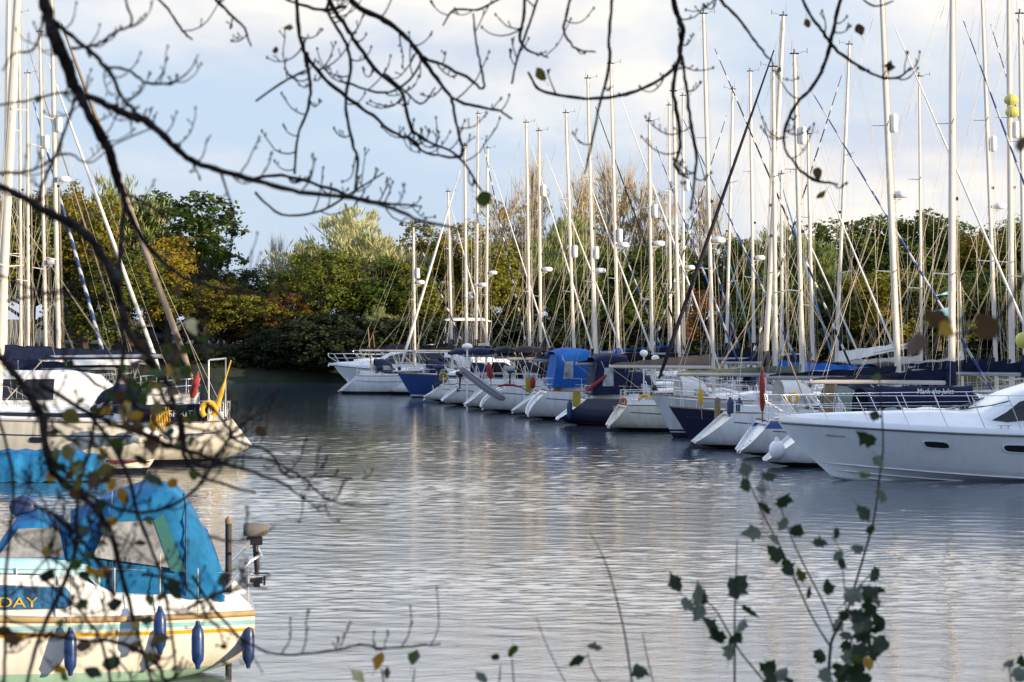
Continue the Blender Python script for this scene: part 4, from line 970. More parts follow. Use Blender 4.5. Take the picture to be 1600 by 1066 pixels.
# ------------------------------------------------------------------ far trees
def leaf_mat(name, cols, rough=.7, tr=.25):
    m = bpy.data.materials.new(name); N, L, b = nodes_of(m)
    tc = N.new('ShaderNodeTexCoord'); nz = N.new('ShaderNodeTexNoise'); nz.inputs['Scale'].default_value = .55; nz.inputs['Detail'].default_value = 5; nz.inputs['Roughness'].default_value = .8
    L.new(tc.outputs['Object'], nz.inputs['Vector']); oi = N.new('ShaderNodeObjectInfo')
    ma = N.new('ShaderNodeMath'); ma.operation = 'MULTIPLY_ADD'; ma.inputs[1].default_value = .35; L.new(oi.outputs['Random'], ma.inputs[0]); L.new(nz.outputs['Fac'], ma.inputs[2])
    sb = N.new('ShaderNodeMath'); sb.operation = 'SUBTRACT'; sb.inputs[1].default_value = .17; L.new(ma.outputs[0], sb.inputs[0])
    rp = N.new('ShaderNodeValToRGB'); el = rp.color_ramp.elements
    el[0].position = .3; el[0].color = (*cols[0], 1); el[1].position = .7; el[1].color = (*cols[-1], 1)
    if len(cols) > 2: e = el.new(.5); e.color = (*cols[1], 1)
    L.new(sb.outputs[0], rp.inputs['Fac']); L.new(rp.outputs['Color'], b.inputs['Base Color']); b.inputs['Roughness'].default_value = rough; b.inputs['Specular IOR Level'].default_value = .25
    t = N.new('ShaderNodeBsdfTranslucent'); L.new(rp.outputs['Color'], t.inputs['Color']); mx = N.new('ShaderNodeMixShader'); mx.inputs[0].default_value = tr
    out = [n for n in N if n.type == 'OUTPUT_MATERIAL'][0]; L.new(b.outputs[0], mx.inputs[1]); L.new(t.outputs[0], mx.inputs[2]); L.new(mx.outputs[0], out.inputs['Surface'])
    return m
LM = dict(oak=leaf_mat('oak_leaves', [(.026, .05, .008), (.055, .092, .012), (.10, .13, .016)]),
          gold=leaf_mat('golden_leaves', [(.11, .11, .013), (.24, .19, .017), (.32, .23, .02)]),
          olive=leaf_mat('olive_leaves', [(.05, .08, .011), (.12, .14, .016), (.22, .20, .022)]),
          willow=leaf_mat('willow_leaves', [(.12, .17, .05), (.26, .30, .11), (.48, .47, .25)]),
          bare=leaf_mat('thin_autumn_leaves', [(.17, .14, .05), (.28, .22, .07), (.4, .28, .09)]),
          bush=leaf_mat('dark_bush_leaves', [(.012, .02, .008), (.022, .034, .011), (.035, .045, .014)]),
          rust=leaf_mat('rust_leaves', [(.1, .05, .015), (.17, .08, .02), (.2, .12, .03)]))
mBark = mat('bark', (.09, .07, .055), .9, var=.35, scale=8, bump=1)
mBarkP = mat('pale_bark', (.38, .33, .26), .9, var=.3, scale=8)
MESH = {}
def crown_mesh(kind, seed, n, lobes, size, elong=1.0, up=0.0, shell=.75):
    """leaf clumps spread over and through lumpy lobes of a crown of unit height 1 m per metre"""
    r = random.Random(seed); vs = []; fs = []
    n = int(n * 1.5); size *= .84; tot = sum(a * b for (_, _, _, a, b) in lobes)
    for (cx, cy, cz, rad, hr) in lobes:
        k_ = int(n * (rad * hr) / tot); ncl = max(6, k_ // 26)
        for c in range(ncl):
            v = Vector((r.gauss(0, 1), r.gauss(0, 1), r.gauss(0, 1) + .15)).normalized(); q = shell + (1 - shell) * r.random() * 1.25
            if r.random() < .3: q *= r.random() ** .4
            cc_ = Vector((cx + v.x * rad * q, cy + v.y * rad * q, cz + v.z * hr * q)); cr_ = r.uniform(.25, .62) * (.5 + .16 * rad)
            for j in range(k_ // ncl):
                w = Vector((r.gauss(0, 1), r.gauss(0, 1), r.gauss(0, .8))) * cr_ * .62; p = cc_ + w
                nrm = (v * .8 + Vector((r.gauss(0, 1), r.gauss(0, 1), r.gauss(0, 1) + .3)) * .65).normalized()
                t = nrm.orthogonal().normalized(); t = Matrix.Rotation(r.random() * 6.28, 3, nrm) @ t
                if up: t = (Vector((v.x * .5, v.y * .5, up)) + Vector((r.gauss(0, .25), r.gauss(0, .25), r.gauss(0, .25)))).normalized(); nrm = t.cross(Vector((r.gauss(0, 1), r.gauss(0, 1), .2))).normalized()
                b = nrm.cross(t).normalized(); s = size * r.uniform(.6, 1.3); l = s * elong; w_ = s / (elong ** .5)
                o = len(vs); vs += [p - t * l, p + b * w_ * .6, p + t * l, p - b * w_ * .6]; fs.append((o, o + 1, o + 2, o + 3))
    me = bpy.data.meshes.new('crown'); me.from_pydata([tuple(v) for v in vs], [], fs); me.materials.append(LM[kind]); me.update(); return me
def limb_mesh(seed, h, spread, n, r0, m, twigs=0, vertical=0.0):
    r = random.Random(seed); b = MB()
    tr = [Vector((0, 0, -.5)), Vector((r.uniform(-.2, .2), 0, h * .3)), Vector((r.uniform(-.5, .5), r.uniform(-.3, .3), h * .62)), Vector((r.uniform(-.7, .7), 0, h * .93))]
    b.tube(tr, [r0 * 1.25, r0, r0 * .6, r0 * .1], 7)
    for k in range(n):
        t = r.uniform(.15, .85); i = min(2, int(t * 3)); s = tr[i].lerp(tr[i + 1], t * 3 - i); a = r.random() * 6.28; ln = spread * r.uniform(.6, 1) * (1.1 - .5 * t)
        d = Vector((math.cos(a), math.sin(a), .6 + vertical + r.random() * .6)).normalized(); p1 = s + d * ln * .5 + Vector((0, 0, .1)); p2 = s + d * ln + Vector((0, 0, .25 * ln * (1 + vertical)))
        b.tube([s, p1, p2], [r0 * .4 * (1.1 - t), r0 * .22 * (1.1 - t) + .01, .012], 5)
        for q in range(twigs):
            u = r.uniform(.3, 1); c = s.lerp(p1, u * 2) if u < .5 else p1.lerp(p2, u * 2 - 1)
            dd = (d + Vector((r.gauss(0, .5), r.gauss(0, .5), .35 + vertical + r.gauss(0, .3)))).normalized(); e = r.uniform(.8, 2.0)
            b.tube([c, c + dd * e * .5, c + dd * e + Vector((0, 0, .15))], [.022, .014, .006], 3)
    me_o = b.build('tmp', m); me = me_o.data; bpy.data.objects.remove(me_o); return me
def lob(seed, h, w, n, low=.25, up=.8):
    r = random.Random(seed); out = [(0, 0, h * .55, w * .62, h * .33)]
    for k in range(n):
        a = r.random() * 6.28; q = r.uniform(.25, .72); z = h * r.uniform(low, up); rad = w * r.uniform(.26, .44) * (1 - .35 * abs(z / h - .5))
        out.append((w * q * math.cos(a), w * q * math.sin(a), z, rad, rad * r.uniform(.7, 1.05)))
    return out
KINDS = {
 'oak': [(crown_mesh('oak', 1 + k, 8500, lob(1 + k, 11, 4.6, 12), .17), limb_mesh(1 + k, 9, 4, 14, .35, mBark)) for k in range(2)],
 'gold': [(crown_mesh('gold', 11 + k, 6500, lob(11 + k, 11, 3.6, 12, .2, .88), .15, shell=.55), limb_mesh(11 + k, 10, 3.2, 16, .25, mBark, 3)) for k in range(2)],
 'olive': [(crown_mesh('olive', 21 + k, 8000, lob(21 + k, 11, 4.2, 13, .15, .85), .16, shell=.65), limb_mesh(21 + k, 10, 3.2, 12, .25, mBark, 2)) for k in range(2)],
 'willow': [(crown_mesh('willow', 31 + k, 9000, lob(31 + k, 11, 4.2, 14, .15, .85), .13, 2.6, 1.1, .7), limb_mesh(31 + k, 10, 3.6, 16, .3, mBark, 3)) for k in range(2)],
 'bare': [(crown_mesh('bare', 41 + k, 3000, lob(41 + k, 11.5, 2.6, 12, .2, .92), .085, 1.6, 1.2, .3), limb_mesh(41 + k, 11.5, 3.0, 30, .2, mBarkP, 16, 1.0)) for k in range(3)],
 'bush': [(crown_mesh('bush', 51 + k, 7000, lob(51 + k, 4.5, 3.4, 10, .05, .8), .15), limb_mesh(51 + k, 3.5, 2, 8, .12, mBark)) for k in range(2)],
 'rust': [(crown_mesh('rust', 61, 5000, lob(61, 7, 3.2, 12, .1, .85), .13, shell=.5), limb_mesh(61, 6.5, 2.5, 12, .15, mBark, 3))],
}
def top_of(me):
    z = sorted(v.co.z for v in me.vertices); return z[int(len(z) * .985)]
HT = {id(mc): top_of(mc) for v_ in KINDS.values() for mc, _ in v_}
NM = dict(oak='oak_tree', gold='golden_tree', olive='broadleaf_tree', willow='willow_tree', bare='thin_tree', bush='bush', rust='rust_shrub')
TL = dict(oak='dark green rounded oak', gold='golden yellow autumn tree', olive='olive green autumn tree', willow='silvery willow', bare='thin half-bare tree with upright twigs', bush='dark dense bush at the water edge', rust='rust brown shrub')
tcount = 0
def tree(kind, px, ytop, Y, wf=1.0, lab=None, zb=None, X=None, hmul=None, group='trees along the far bank'):
    global tcount
    tcount += 1
    mc, ml = KINDS[kind][tcount % len(KINDS[kind])]
    zb = 2.6 if zb is None else zb
    x = (px - 800) * Y / F if X is None else X
    ht = (CH + (HY - ytop) * Y / F - zb) if hmul is None else hmul
    s = ht / HT[id(mc)]; wf = wf * 1.22
    o = empty(NM[kind], (x, Y, zb), lab or TL[kind], 'bush' if kind in ('bush', 'rust') else 'tree', rnd.random() * 6.28, group); o.scale = (s * wf, s * wf, s)
    for nm, me in (('crown', mc), ('trunk', ml)):
        c = bpy.data.objects.new(nm, me); COL.objects.link(c); c.parent = o
    return o
T = [
 ('olive', -30, 300, 190, 1.2, 'olive tree cut by the left edge behind the masts'), ('oak', 40, 318, 200, 1.2, 'dark oak behind the leftmost masts'), ('olive', 88, 312, 188, 1.0, 'olive tree between the leftmost masts and the golden tree'),
 ('gold', 132, 303, 186, .85, 'tall golden tree right of the left masts'), ('willow', 188, 305, 192, .9, 'silver green tree between golden tree and dark oak'), ('oak', 250, 310, 196, 1.15, 'large dark oak, highest on the left bank'),
 ('gold', 262, 375, 184, 1.1, 'yellow green tree in front of the large dark oak'), ('oak', 310, 372, 193, .95, 'dark oak on the right shoulder of the left group'), ('olive', 205, 400, 183, 1.2, 'olive tree low in front of the silver green one'), ('gold', 320, 440, 182, 1.3, 'low golden tree above the parked cars'),
 ('oak', 385, 425, 190, 1.2, 'low dark tree between the left group and the spindly tree'), ('bare', 432, 398, 188, .7, 'spindly small tree standing alone against the sky'), ('olive', 385, 460, 182, 1.5, 'low olive tree over the bank'),
 ('willow', 545, 343, 187, 1.25, 'big silver topped willow in the middle left'), ('olive', 505, 392, 182, 1.05, 'green tree leaning on the left side of the big willow'), ('willow', 490, 385, 189, .85, 'smaller willow on the left shoulder of the big willow'), ('oak', 592, 408, 184, 1.1, 'dark tree right of the big willow'), ('oak', 625, 388, 192, .9, 'dark narrow tree between the big willow and golden group'),
 ('gold', 668, 355, 190, .95, 'loose golden tree above the royal blue hull'), ('olive', 655, 415, 183, 1.2, 'low olive tree behind the short mast'), ('gold', 720, 352, 188, 1.05, 'golden tree behind the mast pair'), ('olive', 760, 385, 184, 1.1, 'olive tree right of the mast pair'),
 ('bare', 790, 312, 194, .95, 'reddish thin tree left of the slender masts'), ('bare', 832, 292, 197, .55, 'tallest reddish thin tree between two masts'), ('gold', 812, 385, 186, 1.1, 'golden tree at the foot of the reddish thin trees'), ('willow', 880, 348, 188, .85, 'pale silver willow between the reddish and grey thin trees'),
 ('bare', 905, 312, 196, .8, 'grey thin tree above the pale willow'), ('bare', 950, 300, 198, .85, 'middle thin tree of the bare group'), ('bare', 1002, 292, 196, .65, 'highest thin tree of the bare group'), ('bare', 1042, 345, 194, .7, 'short thin tree at the right of the bare group'), ('bare', 1100, 335, 194, .8, 'brown thin tree before the oak'),
 ('oak', 958, 388, 190, 1.1, 'dark tree beneath the bare group, left'), ('olive', 905, 430, 184, 1.2, 'olive tree under the pale willow'), ('oak', 1025, 395, 188, 1.0, 'dark tree beneath the bare group, right'), ('olive', 1000, 440, 183, 1.4, 'low olive tree behind the radar domes'), ('rust', 1090, 450, 183, 1.2, 'rusty tree behind the black rolled headsail'),
 ('oak', 1140, 380, 192, .95, 'oak left of the cream silver willow'), ('oak', 1180, 383, 196, .9, 'second oak behind the black rolled headsail'), ('willow', 1225, 368, 188, .95, 'cream silver willow in the right half'), ('willow', 1272, 388, 186, .75, 'cream willow on the right shoulder of its neighbour'), ('olive', 1190, 440, 183, 1.4, 'olive tree below the cream willow'),
 ('oak', 1320, 385, 200, 1.0, 'dark tree on the left shoulder of the dome'), ('oak', 1385, 350, 200, 1.15, 'left half of the dark domed tree group'), ('oak', 1432, 342, 202, 1.2, 'dark domed tree at the top of the right group'), ('oak', 1485, 365, 200, 1.1, 'dark tree on the right shoulder of the dome'),
 ('olive', 1330, 432, 186, 1.3, 'olive tree in front of the dome, left'), ('olive', 1400, 425, 185, 1.3, 'olive tree in front of the dome, middle'), ('gold', 1365, 440, 183, 1.2, 'yellowing tree in front of the dome'), ('olive', 1465, 430, 184, 1.3, 'olive tree in front of the dome, right'), ('oak', 1520, 425, 188, 1.3, 'dark tree behind the navy striped headsail'),
 ('gold', 1545, 348, 194, 1.0, 'golden olive tree near the right edge'), ('olive', 1590, 350, 192, 1.0, 'olive tree at the right edge'), ('olive', 1575, 430, 186, 1.5, 'low olive tree at the right edge'), ('oak', 1650, 360, 195, 1.4, 'oak beyond the right edge'),
]
for k, px, yt, Y, wf, lab in T: tree(k, px, yt, Y, wf, lab)
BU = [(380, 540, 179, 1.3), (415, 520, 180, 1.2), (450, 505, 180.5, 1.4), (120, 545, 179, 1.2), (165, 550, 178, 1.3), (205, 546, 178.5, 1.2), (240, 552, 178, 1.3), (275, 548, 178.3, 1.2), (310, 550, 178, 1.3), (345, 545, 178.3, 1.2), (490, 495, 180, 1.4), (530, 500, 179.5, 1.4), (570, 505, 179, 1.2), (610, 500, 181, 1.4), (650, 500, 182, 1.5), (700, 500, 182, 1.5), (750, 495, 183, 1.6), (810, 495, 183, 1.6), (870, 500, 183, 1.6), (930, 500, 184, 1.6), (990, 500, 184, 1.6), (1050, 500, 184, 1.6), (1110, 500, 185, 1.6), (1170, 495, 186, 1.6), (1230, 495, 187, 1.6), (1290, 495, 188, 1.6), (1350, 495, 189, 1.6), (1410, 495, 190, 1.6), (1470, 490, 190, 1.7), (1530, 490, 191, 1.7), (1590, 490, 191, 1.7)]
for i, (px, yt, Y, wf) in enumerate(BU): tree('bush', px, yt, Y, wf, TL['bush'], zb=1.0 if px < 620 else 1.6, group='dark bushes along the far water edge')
for px, yt, Y, lab in ((458, 462, 181.5, 'rust brown shrub above the dark bushes, right one'), (415, 470, 182.5, 'rust brown shrub above the dark bushes, left one'), (345, 455, 184, 'rust brown shrub over the parked cars')): tree('rust', px, yt, Y, 1.1, lab)
tree('willow', 590, 488, 179, .8, 'small bright weeping tree at the end of the dark bushes', zb=1.4)
# shade trees on the right bank, beyond the frame, that keep the low sun off the hulls
r_ = random.Random(77)
for i in range(19):
    y = 26 + i * 4.6; tree(('oak', 'olive')[i % 2], 0, 0, y + r_.uniform(-1, 1), 1.1, 'tall tree on the right bank outside the photo', zb=1.8, X=86 + r_.uniform(-3, 3), hmul=11.0 if i < 2 else 11.4 + .035 * (y - 26) + r_.uniform(-.5, 1.0), group='trees on the right bank')
    tree('bush', 0, 0, y + 2, 1.5, 'dense bush on the right bank outside the photo', zb=1.6, X=83 + r_.uniform(-1, 1), hmul=5, group='bushes on the right bank')
for (x, y) in ((15, -7), (19, -12), (11, -3.5), (12, .5), (15, -2)): tree('oak', 0, 0, y, 1.1, 'tree behind the viewpoint', zb=3, X=x, hmul=9, group='trees behind the viewpoint')

# ------------------------------------------------------------------ parked cars on the far bank
def car(px, Y, col, label, s=1, z=2.75):
    o = empty('parked_car', ((px - 800) * Y / F, Y, z), label, 'car', R(4), 'cars parked on the far bank')
    cm_ = mat('car_paint_' + label.split()[0], col, .25, coat=.6, var=.05)
    m = MB(); pr = [(-2.1, .45, .62), (-2.05, .3, .85), (-1.3, .28, .95), (1.2, .28, .95), (1.95, .3, .78), (2.1, .45, .6)]
    m.loft([[Vector((x, sy * .86, zz)) for sy, zz in ((-1, b), (-1.0, (b + t) / 2), (-.94, t), (.94, t), (1.0, (b + t) / 2), (1, b))] for x, b, t in pr], True, True, True); m.build('body', cm_, o)
    m = MB(); m.loft([[Vector((x, sy * w, zz)) for sy, zz in ((-1, .9), (-.82, t), (.82, t), (1, .9))] for x, w, t in ((-1.75, .78, .93), (-1.1, .74, 1.4), (0, .74, 1.47), (.45, .74, 1.42), (1.25, .78, .95))], False, False, True); m.build('window', mGlass, o)
    m = MB(); m.loft([[Vector((x, w * k, t + .012 - .03 * k * k)) for k in (-1, -.5, 0, .5, 1)] for x, w, t in ((-1.05, .62, 1.42), (0, .64, 1.49), (.5, .62, 1.43))], False, False, True); m.build('roof', cm_, o)
    for x in (-1.3, 1.3):
        for s_ in (-1, 1):
            m = MB(); m.tube([(x, s_ * .88, .32), (x, s_ * .68, .32)], .32, 14); w_ = m.build('wheel', mBlack, o); m = MB(); m.tube([(x, s_ * .885, .32), (x, s_ * .8, .32)], .18, 10); m.build('hub', mAlu2, w_)
    return o
car(150, 195, (.1, .11, .12), 'grey parked car glimpsed between rolled headsails'); car(236, 194, (.12, .2, .32), 'bluish parked car right of the buff rolled headsail'); car(310, 195, (.3, .3, .32), 'silver parked car under the golden trees'); car(382, 193, (.02, .022, .03), 'black parked car at the right end of the cars'); car(112, 196, (.25, .26, .28), 'pale parked car furthest left between the masts')

# ------------------------------------------------------------------ overhanging branches close to the camera
mTwig = mat('dark_twig', (.035, .026, .026), .9, var=.4, scale=40, bump=1, bscale=60, spec=.15)
def smooth(pts, n=4):
    out = []; P_ = [pts[0]] + pts + [pts[-1]]
    for i in range(1, len(P_) - 2):
        a, b, c, d_ = [Vector(q) for q in P_[i - 1:i + 3]]
        for k in range(n):
            t = k / n; out.append(.5 * ((2 * b) + (-a + c) * t + (2 * a - 5 * b + 4 * c - d_) * t * t + (-a + 3 * b - 3 * c + d_) * t ** 3))
    out.append(Vector(pts[-1])); return out
def branch(root, trace, D, name='branch', twigs=1.0, seed=0, tw=(18, 75)):
    """trace: (px, py, thickness) along the limb; D: distance range in metres.  Twigs curl upward off it and carry buds"""
    r = random.Random(seed or int(abs(trace[0][0] * 13 + trace[0][1] * 7 + trace[-1][0] * 3))); n = len(trace); b = MB()
    Ds = [D[0] + (D[1] - D[0]) * i / (n - 1) + r.uniform(-.04, .04) for i in range(n)]
    pts4 = [Vector((*P(t[0], t[1], Ds[i]), t[2] * .66 * Ds[i] / F)) for i, t in enumerate(trace)]
    sp = smooth(pts4, 5); pp = []; rr = []
    for i, q in enumerate(sp):
        j = noise.noise(Vector((q[0] * 14, q[2] * 14, i * .7))) * .004
        pp.append(Vector((q[0] + j, q[1], q[2] + j * .8))); rr.append(max(.0009, q[3] * (1 + .18 * math.sin(i * 1.7 + r.random()) * (1 if i % 3 == 0 else .3))))
    b.tube(pp, rr, 7)
    L_ = sum((pp[i + 1] - pp[i]).length for i in range(len(pp) - 1)); nt = int(L_ * F / Ds[0] / 44 * twigs)
    for k in range(nt):
        i = r.randrange(2, len(pp) - 1); p = pp[i]; d = (pp[i] - pp[i - 1]).normalized(); px_m = p.y / F
        s = r.choice((-1, 1)); ln = r.uniform(*tw) * px_m * (1.3 if r.random() < .25 else 1)
        side = Vector((-d.z, 0, d.x)) * s + d * .8 + Vector((0, r.uniform(-.5, .5), 0)); side.normalize()
        q = [p]; cur = p.copy(); dd = side.copy(); st = 6
        for j in range(st):
            dd = (dd + Vector((r.uniform(-.25, .25), r.uniform(-.1, .1), .28 + r.uniform(-.15, .2)))).normalized(); cur = cur + dd * ln / st; q.append(cur.copy())
        r0 = min(rr[i] * .6, 2.8 * px_m * .5); r1 = .8 * px_m
        b.tube(q, [r0 + (r1 - r0) * j / st for j in range(st + 1)], 5)
        b.ball(q[-1], 2.0 * px_m, None, 3.0 * px_m, 5, 4)
        for j in range(2, st):
            if r.random() < .5:
                o_ = q[j]; v = (dd + Vector((r.uniform(-1, 1), 0, r.uniform(-.2, 1)))).normalized(); e = r.uniform(3, 14) * px_m; b.tube([o_, o_ + v * e], [r1 * 1.2, r1 * .9], 4); b.ball(o_ + v * e, 1.4 * px_m, None, 2.0 * px_m, 5, 4)
    return b.build(name, mTwig, root)
def pl(s):
    v = [float(q) for q in s.split()]; return [tuple(v[i:i + 3]) for i in range(0, len(v), 3)]
tA = empty('overhanging_tree', (-2.6, 4.2, 2.9), 'dark leaf-shedding tree reaching in from the left over the near boats', 'tree'); tA_loc = Vector((-2.6, 4.2, 2.9))
tB = empty('overhanging_tree', (-.9, 6.4, 2.9), 'dark bare tree whose twigs hang across the top middle of the view', 'tree'); 
tC = empty('overhanging_tree', (1.9, 6.8, 2.9), 'dark bare tree whose hooked twigs hang at the top right', 'tree')
def addroot(root, fn):
    o = fn; o.matrix_parent_inverse = Matrix.Translation(-root.location); return o
def br(root, s, D, **k): o = branch(root, pl(s), D, **k); o.matrix_parent_inverse = Matrix.Translation(-root.location); return o
DA = (4.6, 4.9)
br(tA, '60 -40 15 75 20 15 86 60 17 105 100 15 116 132 15 126 150 12 142 182 10 160 215 13 172 238 12 182 275 11 190 300 9 200 330 7 222 372 6 250 405 6 285 432 5 340 450 4 420 462 3', DA, twigs=.4)
br(tA, '122 146 10 160 160 9 200 180 10 230 190 9 262 218 9 292 246 8 335 264 7 400 282 7 470 300 6 540 307 5 600 322 5 660 345 4 722 360 3', (4.7, 5.1), twigs=1.3)
br(tA, '85 35 6 110 55 6 140 78 5 165 105 6 188 148 4.5 208 174 4 228 190 4', (4.6, 4.7), twigs=1.2)
br(tA, '165 105 4 195 108 3.5 225 128 3.5 265 130 3 295 112 2 310 85 1.6', (4.7, 4.8))
br(tA, '112 75 4 150 70 3 180 50 3 205 38 3 198 10 3 194 -10 3', (4.7, 4.9))
br(tA, '-20 285 8 30 305 9 62 326 10 105 346 12 140 372 12 165 408 12 180 440 10 190 480 9 205 522 9 232 562 8 262 602 7 280 660 6 290 720 5 330 750 4 400 770 3', (4.3, 4.6), twigs=.9)
br(tA, '-20 535 9 20 580 10 52 627 11 66 655 11 74 712 10 92 748 9 130 775 8 160 810 8 180 850 7 196 920 6 215 990 5 240 1070 4', (4.3, 4.4), twigs=1.1, tw=(20, 70))
br(tA, '190 478 7 192 560 6 180 608 5 150 650 5 140 700 5 122 770 5 118 850 5 100 910 6 60 1000 5 40 1075 4', (4.4, 4.3), twigs=1.0, tw=(20, 70))
br(tA, '196 300 5 190 360 6 186 430 6 190 500 6', (4.7, 4.6), twigs=.4)
br(tA, '210 515 6 240 570 5 255 620 5 285 655 5 290 700 4 320 730 4 370 715 3 430 722 3 480 752 3 520 784 2.5 605 790 2', (4.5, 4.9), twigs=1.4)
br(tA, '60 600 6 140 645 6 205 672 6 285 702 6 340 720 5 400 740 4 450 760 3 500 800 2', (4.4, 4.8), twigs=1.6)
br(tA, '322 630 5 352 662 4 372 690 4 420 706 3 450 745 3 500 744 2.5 550 747 2', (4.7, 5), twigs=1.5)
br(tA, '142 650 5 190 720 5 215 800 5 245 880 4 262 950 4 275 1060 3', (4.5, 4.4), twigs=1.4, tw=(20, 70))
br(tA, '75 712 5 150 780 4 230 800 4 300 770 4 340 710 4 380 660 3 440 632 2', (4.4, 4.8), twigs=1.2)
br(tA, '-10 985 5 120 1000 4 190 1005 5 240 1035 5 262 1068 4', (4.3, 4.5), twigs=1.3, tw=(20, 60))
br(tA, '300 900 4 340 960 4 400 1012 3 440 1022 3 480 1021 3 530 1015 3 562 1008 3 600 1013 3 645 1010 3 688 1007 2', (4.7, 5.2), twigs=.7)
br(tA, '70 20 4 60 60 3 48 80 3 20 85 2.5 5 110 2', (4.7, 4.6), twigs=.7)
br(tA, '120 148 4 105 190 4 88 240 4 65 290 4 55 340 3', (4.7, 4.5), twigs=.6)
br(tA, '-10 165 3 40 158 3 80 148 3 125 142 3', (4.5, 4.7), twigs=.6)
br(tA, '-10 270 4 30 270 4 60 262 3 100 240 3 140 255 2 180 225 2 240 200 2', (4.5, 4.8), twigs=.8)
br(tA, '185 300 4 250 330 4 290 380 3 330 430 3 380 455 2', (4.7, 5), twigs=.7)
br(tA, '340 264 3 365 330 3 358 400 2.5 350 440 2', (4.8, 4.9), twigs=1.3)
br(tA, '100 560 4 150 600 4 220 640 4 270 690 4', (4.4, 4.5), twigs=1.6); br(tA, '10 470 3 70 460 3 130 440 2.5 190 430 3', (4.4, 4.5), twigs=.8)
br(tA, '0 430 2.5 60 455 2.5 120 462 2.5 200 475 2.5', (4.4, 4.5), twigs=.7)
br(tA, '60 900 4 120 950 4 160 1010 4 175 1075 4', (4.3, 4.3), twigs=1.5); br(tA, '0 780 3 80 800 4 140 860 4 180 930 3', (4.3, 4.4), twigs=1.3)
br(tA, '-5 640 4 20 760 4 10 880 4 8 1000 4 5 1075 4', (4.3, 4.3), twigs=.8, tw=(20, 60))
DB = (6.2, 6.5)
br(tB, '520 -60 10 545 -10 8 562 14 7 602 32 7 636 60 6 656 86 6 682 122 5 706 152 4 740 166 4 775 172 3 800 186 2.5', DB, twigs=1.1)
br(tB, '656 88 5 682 98 4 720 116 4 755 138 3 750 100 3 743 60 2.5 740 20 2', (6.3, 6.4), twigs=.6)
br(tB, '706 154 4 712 190 3.5 722 236 4 716 245 4 690 244 3 660 235 3 640 215 2.5', (6.4, 6.5), twigs=1)
br(tB, '505 -20 6 520 12 6 540 40 5 556 66 5 590 112 5 625 142 4 636 172 4 646 206 5 680 226 3 716 244 3 752 298 2.5', (6.2, 6.6), twigs=1.1)
br(tB, '462 -20 5 467 45 5 477 85 5 485 130 4 480 172 4 466 212 3 460 272 3', (6.1, 6.2), twigs=1.4)
br(tB, '478 84 5 502 118 5 542 152 5 582 180 4 612 206 4 650 222 3 655 240 2', (6.2, 6.5), twigs=1.6)
br(tB, '518 -10 4 512 20 4 538 62 4 548 100 4 541 150 4 545 200 4 558 250 3.5 555 300 3', (6.1, 6.3), twigs=1.2)
br(tB, '425 -20 3.5 450 0 3.5 500 15 4 540 10 4', (6.1, 6.2), twigs=.8)
br(tB, '330 -12 4 345 10 4 378 38 3 392 72 2', (6, 6.1), twigs=1.4); br(tB, '240 -10 3.5 262 15 3 285 48 3 300 62 2', (6, 6.1), twigs=.8)
br(tB, '400 158 2.5 440 130 3 478 110 3', (6.1, 6.2), twigs=1)
br(tB, '385 282 4 440 274 4 500 290 4 560 310 3.5 610 318 3 660 322 2', (6.1, 6.3), twigs=1.6)
br(tB, '400 300 3 440 335 3 500 330 3 552 300 2.5 600 270 2', (6.1, 6.3), twigs=.8)
br(tB, '540 130 3 600 145 3 640 125 3 660 90 2', (6.3, 6.4), twigs=1); br(tB, '600 115 3 640 150 2.5 660 162 2.5 680 137 1.6', (6.3, 6.4), twigs=.7)
br(tB, '822 -20 4 818 30 4 812 60 4 824 78 3 856 90 2', (6.5, 6.6), twigs=1.3); br(tB, '800 130 2.5 812 80 3 830 30 3 842 -10 3', (6.5, 6.6), twigs=1)
br(tB, '786 -5 3 745 16 3 710 15 2.5 692 40 2', (6.4, 6.5), twigs=.8); br(tB, '896 -20 3.5 884 25 3.5 882 52 3 900 76 2.5 930 82 2', (6.5, 6.6), twigs=.8)
br(tB, '958 -20 4 952 50 4 952 100 4 938 160 3 924 225 3 914 272 2', (6.5, 6.6), twigs=.35)
DC = (6.6, 6.9)
br(tC, '1046 -30 7 1056 20 7 1066 44 7 1063 75 6 1058 100 5 1030 125 4 985 145 4 930 154 4 870 148 4 838 136 3.5 825 112 2.5', DC, twigs=.8)
br(tC, '1063 75 5 1068 105 4 1074 150 4 1080 195 4 1088 245 4 1084 285 3 1080 328 3', (6.6, 6.7), twigs=1.0)
br(tC, '1058 100 5 1052 140 5 1060 190 5 1062 230 4 1055 262 4 1075 278 2.5', (6.7, 6.8), twigs=.9)
br(tC, '1318 -20 5 1306 28 5 1298 64 5 1286 106 4.5 1266 140 4.5 1246 160 4 1228 196 4 1225 226 3 1240 254 3 1270 280 4 1308 288 2', DC, twigs=1.1)
br(tC, '1246 -20 4 1262 18 4 1284 46 4 1300 70 4 1330 96 4 1370 118 3 1402 122 3 1424 105 2.5', (6.7, 6.9), twigs=1.2)
br(tC, '1112 -20 4 1132 8 4 1155 30 3.5 1178 62 3 1192 80 3 1206 95 2', (6.7, 6.8), twigs=1)
br(tC, '1336 -12 2.5 1365 10 2.5 1395 2 2', (6.7, 6.8), twigs=.5); br(tC, '1620 400 5 1590 450 4 1560 498 4 1520 518 4 1470 524 3', (3.6, 3.7), twigs=.6)
tg = random.Random(21)
